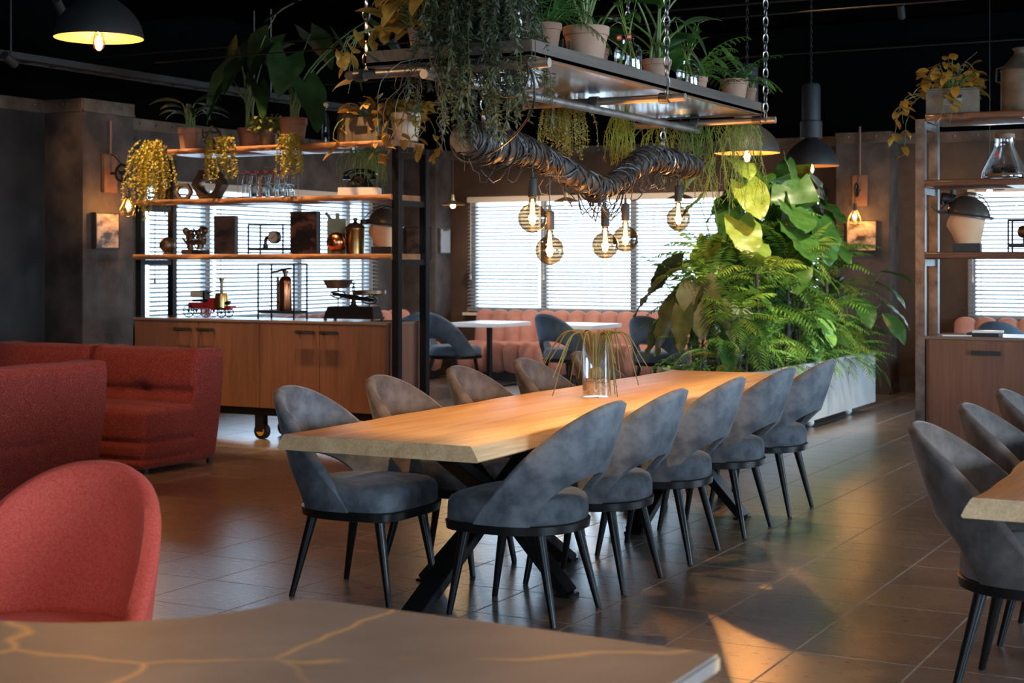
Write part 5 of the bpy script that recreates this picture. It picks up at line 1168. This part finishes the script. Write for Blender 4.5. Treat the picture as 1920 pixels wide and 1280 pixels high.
# -- sideboard top
t = thing('toy_engine', 'red toy steam fire engine on the sideboard', 'toy', (-8.38, 10.33, S0+.004), .12)
MB().bb(-.19, .02, -.05, .05, .075, .125).build('bed', M['redpaint'], t, bevel=.004); b = MB(); b.bb(.02, .2, -.035, .035, .06, .085); b.bb(.19, .225, -.045, .045, .075, .1); b.bb(-.0, .06, -.045, .045, .08, .165); b.build('chassis', M['redpaint'], t, bevel=.003)
MB().lathe([(.05, .05), (.058, .055), (.058, .15), (.05, .185), (.001, .19)], (.11, 0, .02), 24).build('boiler', M['brass'], t); b = MB(); b.lathe([(.014, .2), (.012, .30), (.022, .305), (.022, .325), (.015, .325)], (.11, 0, .005), 16); b.build('chimney', M['bronze'], t)
MB().cyl((-.18, 0, .195), (-.05, 0, .195), .03, n=18).build('hose_reel', M['creampot'], t); b = MB(); b.bb(-.15, -.01, -.045, .045, .13, .15); b.bb(-.05, -.03, -.04, .04, .125, .22); b.cyl((-.05, 0, .195), (-.03, 0, .195), .034, n=16); b.tube([(-.02, -.03, .2), (.03, -.03, .21), (.08, 0, .23)], .004, 6); b.cyl((.16, -.02, .12), (.2, -.02, .12), .015, n=10); b.bb(-.02, .2, -.006, .006, .125, .14); b.build('fittings', M['iron'], t)
def spoke_wheel(t, x, y, r, m):
    b = MB(); b.tube([(x+r*math.cos(a), y, r+r*math.sin(a)*.97) for a in (2*PI*k/24 for k in range(24))], .0045, 5, True); b.cyl((x, y-.008, r), (x, y+.008, r), .008, n=10)
    for k in range(10): b.bar((x, y, r), (x+r*math.cos(k*.628), y, r+r*math.sin(k*.628)), .004, .004)
    b.build('wheel', m, t)
for y in (-.06, .06):
    spoke_wheel(t, -.175, y, .052, M['iron']); spoke_wheel(t, -.005, y, .052, M['redpaint']); spoke_wheel(t, .145, y, .042, M['iron'])
wire_frame('tall black wire stand holding a copper fire extinguisher on the sideboard', (-7.63, 10.33, S0), .36, .18, .455, z0=.05)
t = thing('fire_extinguisher', 'old copper fire extinguisher with a hand pump inside the tall wire stand', 'fire extinguisher', (-7.60, 10.33, S0+.0725)); MB().lathe([(.001, 0), (.05, 0), (.052, .006), (.052, .235), (.046, .26), (.028, .278), (.02, .28)], n=28).build('cylinder', M['copper'], t)
MB().lathe([(.018, .275), (.018, .31), (.026, .315), (.026, .325), (.001, .33)], n=18).build('cap', M['bronze'], t); b = MB(); b.bar((-.035, 0, .335), (.055, 0, .345), .03, .018); b.bar((-.13, 0, .315), (-.02, 0, .33), .022, .014); b.build('lever', M['bronze'], t)
MB().cyl((-.078, 0, 0), (-.078, 0, .28), .011, n=12).build('pump_tube', M['bronze'], t); b = MB(); b.bb(-.08, -.05, -.008, .008, .06, .075); b.bb(-.08, -.05, -.008, .008, .2, .215); b.build('bracket', M['iron'], t)
t = thing('balance_scale', 'cast iron balance scale with two brass pans on the sideboard', 'scale', (-6.93, 10.33, S0))
b = MB(); b.prism([(-.245, -.085), (.245, -.085), (.245, .085), (-.245, .085)], .018, .03); rows = [[(x*kx, y*ky, z) for x, y in ((-.235, -.075), (.235, -.075), (.235, .075), (-.235, .075))] for z, kx, ky in ((.03, 1, 1), (.06, .98, .95), (.10, .93, .8), (.115, .90, .72))]
b.grid(rows, True); b.f.append(tuple(len(b.v)-4+i for i in range(4)))
for x in (-.225, .225):
    for y in (-.07, .07): b.cyl((x, y, 0), (x, y, .02), .016, .012, 10)
b.build('base', M['iron'], t, bevel=.004); b = MB(); b.lathe([(.04, .115), (.022, .135), (.018, .17), (.03, .185), (.018, .20), (.001, .21)], n=16); b.build('pillar', M['iron'], t)
b = MB(); b.tube([(-.20, 0, .215), (-.1, 0, .20), (0, 0, .185), (.1, 0, .175), (.20, 0, .165)], [.012, .016, .022, .016, .012], 10)
for s, z in ((-1, .21), (1, .165)):
    b.tube([(s*.15+.07*math.cos(a), 0, z+.028*math.sin(a)) for a in (2*PI*k/20 for k in range(20))], .0055, 6, True); b.cyl((s*.15, 0, z-.03), (s*.15, 0, .115), .005, n=8); b.cyl((s*.15, 0, z+.03), (s*.15, 0, z+.055), .006, n=8); b.ball((s*.15, 0, z), .014, 8)
b.build('beam', M['iron'], t); b = MB(); b.tube([(.012*math.cos(a), 0, .245+.035*math.sin(a)) for a in (2*PI*k/16 for k in range(16))], .004, 6, True); b.tube([(-.016, 0, .31), (0, 0, .28), (.016, 0, .31)], .004, 6); b.cyl((0, 0, .2), (0, 0, .32), .004, n=6); b.build('finial', M['iron'], t)
p = MB().lathe([(.001, .262), (.075, .262), (.085, .268), (.12, .325), (.124, .325), (.088, .262), (.001, .256)], (-.15, 0, 0), 28).build('pan', M['bronze'], t); MB().lathe([(.001, .215), (.125, .215), (.13, .222), (.13, .245), (.134, .245), (.134, .218), (.125, .208), (.001, .208)], (.15, 0, 0), 28).build('pan', M['bronze'], t)
# ================================================================ THINGS ON THE CABINET WITH THE BAR HANDLE
t = trailing('vine_plant', 'vine in lamplit orange growing out of the small tin box on the top plank', (-2.17, 10.12, S1+.0), .14, [(-.20, -.03, .22, -.5, -.3), (-.21, .05, .42, -.5, 0), (-.22, .0, .30, -.7, -.1), (-.19, -.10, .16, -.4, -.6), (.04, -.13, .24, 0, -.5), (.0, -.12, .2, 0, -.5)], G['amber'], .085, .06, None, seed=44, bush=95, bushr=.20, bushh=.26, leaf_n=24)
b = MB(); b.tube([(0, 0, .15), (.06, 0, .32), (.16, 0, .40)], .003, 5); b.build('twig', M['vine'], t)
t = thing('tin_box', 'small dented tin box with a drop handle on the top plank', 'box', (-2.17, 10.14, S1), .22); b = MB(); b.bb(-.165, .165, -.12, .12, 0, .155); b.build('body', M['zinc'], t, bevel=.004)
b = MB(); b.bb(-.17, .17, -.125, .125, .156, .164); b.build('rim', M['zinc'], t); b = MB(); b.tube([(-.05, -.122, .115), (-.05, -.145, .105), (.05, -.145, .105), (.05, -.122, .115)], .006, 6); b.build('handle', M['iron'], t); MB().bb(-.055, .055, -.1235, -.1205, .055, .1).build('card_holder', M['steel'], t)
t = thing('milk_can', 'tall rusty grey milk can at the frame edge on the top plank', 'milk can', (-1.74, 10.18, S1)); MB().lathe([(.001, 0), (.13, 0), (.135, .01), (.135, .26), (.14, .27), (.135, .28), (.055, .375), (.052, .395), (.065, .41), (.06, .415), (.001, .41)], n=32).build('body', M['zinc'], t, ang=30)
b = MB()
for s in (-1, 1): b.tube([(s*.136, 0, .2), (s*.165, 0, .21), (s*.16, 0, .29), (s*.12, 0, .30)], .007, 8)
b.build('handle', M['zinc'], t)
t = thing('conical_flask', 'large conical glass flask with a red tag holding bark and dried pods', 'vase', (-1.85, 10.16, S2)); r = .142
MB().lathe([(.001, .002), (r-.012, 0), (r, .012), (r-.006, .05), (.062, .20), (.06, .285), (.064, .29), (.057, .29), (.056, .2), (r-.014, .05), (r-.016, .014), (.001, .01)], n=36).build('glass', M['g_clear'], t)
rr = random.Random(12); b = MB(); b.lathe([(.001, .012), (r-.02, .013), (r-.025, .035), (.001, .045)], n=24); b.build('sand', M['kraft'], t); b = MB()
for k in range(26):
    a = rr.uniform(0, 6.28); q = rr.uniform(.0, .085); c = Vector((q*math.cos(a), q*math.sin(a), rr.uniform(.04, .085))); d = Vector((rr.uniform(-1, 1), rr.uniform(-1, 1), rr.uniform(-.3, .5))).normalized()*.03
    b.tube([c-d, c, c+d], [.006, .013, .004], 7)
b.build('dried_pods', M['bark'], t); MB().cyl((-.03, -.09, .155), (-.03, -.093, .155), .013, n=16).build('red_tag', M['tagred'], t); MB().lathe([(.0635, .262), (.0648, .27), (.0648, .288), (.0635, .289)], n=28).build('cork_band', M['kraft'], t)
bust('carved wooden head form on a black plinth by the worn steel posts', 'dark miner helmet with a headlamp on the head form by the worn steel posts', (-2.08, 10.16, S3), .12, True, M['leather'])
wire_frame('small black wire stand holding a metal capsule at the frame edge', (-1.68, 10.2, S3), .28, .14, .20, z0=.03)
t = thing('metal_capsule', 'rounded bronze capsule on two feet inside its small wire stand', 'ornament', (-1.68, 10.2, S3+.0525)); b = MB(); b.tube([(-.095, 0, .075), (-.085, 0, .075), (-.07, 0, .075), (.07, 0, .075), (.09, 0, .075)], [.012, .032, .04, .04, .03], 18); b.build('capsule', M['bronze'], t); b = MB(); b.bb(-.06, -.03, -.02, .02, 0, .045); b.bb(.03, .06, -.02, .02, 0, .045); b.build('feet', M['matte'], t)
for i, (lb, dx, m_, w_, h_) in enumerate((('thin dark book lying under the pale booklet on the cabinet with the bar handle', 0, M['matte'], .20, .022), ('pale booklet lying on a dark book on the cabinet with the bar handle', .02, M['white'], .19, .012))):
    o = MB().bb(-w_/2, w_/2, -.07, .07, 0, h_).build('book', m_, loc=(-1.96+dx, 10.1, S0+i*.0225), bevel=.001); o.rotation_euler.z = .15*i; tag(o, lb, 'book')
o = MB().bb(-.09, .09, -.06, .06, 0, .006).build('leaflet', M['paper'], loc=(-2.13, 10.06, S0)); o.rotation_euler.z = .3; tag(o, 'white paper leaflet lying beside the books on the cabinet', 'leaflet')
# ================================================================ CEILING SPOTLIGHTS (lamp body and its light together)
track_spot('black track spotlight over the dark panelled wall beyond the dome lamp', (-8.9, 8.6, 2.98), (-9.3, 10.3, 2.3), 60, 50)
track_spot('black track spotlight aimed at the near half of the oak table', (-1.5, 4.9, 3.6), (-3.2, 5.9, .76), 110, 36)
track_spot('black track spotlight aimed at the middle of the oak table', (-1.5, 6.6, 3.6), (-3.25, 7.3, .76), 110, 34)
track_spot('black track spotlight aimed at the far half of the oak table', (-1.5, 8.0, 3.6), (-3.25, 8.6, .76), 120, 34)
track_spot('black track spotlight aimed at the oak table from the sideboard side', (-5.2, 6.4, 3.7), (-3.35, 6.0, .76), 50, 40)
track_spot('black track spotlight aimed at the far oak tabletop from the sideboard side', (-5.2, 8.4, 3.7), (-3.35, 8.1, .76), 70, 40)
track_spot('added track spotlight aimed along the oak table from above the coral chair', (-3.15, 2.6, 3.85), (-3.25, 6.3, .76), 750, 24)  # unseen spot added to brighten the near tabletop
track_spot('added track spotlight aimed back along the oak table from above the planter', (-3.4, 11.6, 3.85), (-3.3, 8.3, .76), 480, 26)  # unseen spot added for glare and brightness on the far tabletop
track_spot('added track spotlight aimed at the cut off oak table', (.8, 6.2, 3.7), (-.6, 5.2, .76), 170, 40)  # spot added to brighten the second tabletop
track_spot('black track spotlight aimed at the planter from the aisle', (-2.3, 11.2, 3.6), (-4.3, 13.0, 1.05), 950, 42, (1, .84, .56))
track_spot('black track spotlight aimed down at the philodendron end of the planter', (-3.6, 9.9, 3.6), (-4.4, 12.2, 1.2), 330, 40, (1, .8, .50))
track_spot('added track spotlight aimed at the near end of the hanging board', (-5.4, 4.0, 3.5), (-3.5, 5.7, 2.4), 90, 40)  # spot added for the warm light on the board's near plants
for x, nm in ((-8.7, 'outer end'), (-7.7, 'middle'), (-6.75, 'inner end')): track_spot('black track spotlight washing down the front of the long shelf unit, '+nm, (x, 9.45, 3.95), (x, 10.12, .9), 430, 36)
track_spot('black track spotlight aimed at the cabinet with the bar handle', (-2.9, 8.6, 3.6), (-2.1, 10.1, 1.8), 35, 45)
track_spot('black track spotlight washing the floor of the open aisle', (-1.2, 6.8, 3.8), (-1.7, 6.4, 0), 45, 50)
track_spot('black track spotlight over the marble table corner', (-2.0, 4.6, 3.8), (-.6, 3.4, 0), 24, 40)
track_spot('added track spotlight above the marble tabletop', (-1.7, 1.2, 3.8), (-1.6, 2.1, .75), 150, 70, (1, .78, .55))  # unseen overhead spot added to brighten the marble
track_spot('added track spotlight above the coral chair', (-2.3, 1.9, 3.8), (-3.1, 3.1, .6), 45, 50, (1, .75, .55))  # unseen spot added to lift the coral fabric in place of front daylight
track_spot('added track spotlight over the pink bench by the corner pillar', (-8.6, 13.6, 3.7), (-8.6, 16.7, .6), 280, 60, (1, .86, .74))  # added to brighten the bench beside the corner pillar
track_spot('added track spotlight over the pink bench behind the hanging bulbs', (-6.9, 13.6, 3.7), (-6.9, 16.7, .6), 280, 60, (1, .86, .74))  # second spot added to brighten the bench
track_spot('added track spotlight aimed at the golden stonecrop', (-8.2, 8.4, 3.3), (-8.9, 10.15, 2.1), 60, 26)  # spot added so the stonecrop comes out brighter
track_spot('black track spotlight washing the brown wall beyond the planter', (-3.6, 14.6, 3.8), (-3.9, 17.2, 1.2), 90, 50)
track_spot('black track spotlight aimed at the red sofa beside the sideboard', (-7.5, 6.6, 3.8), (-7.75, 8.6, .6), 190, 44)
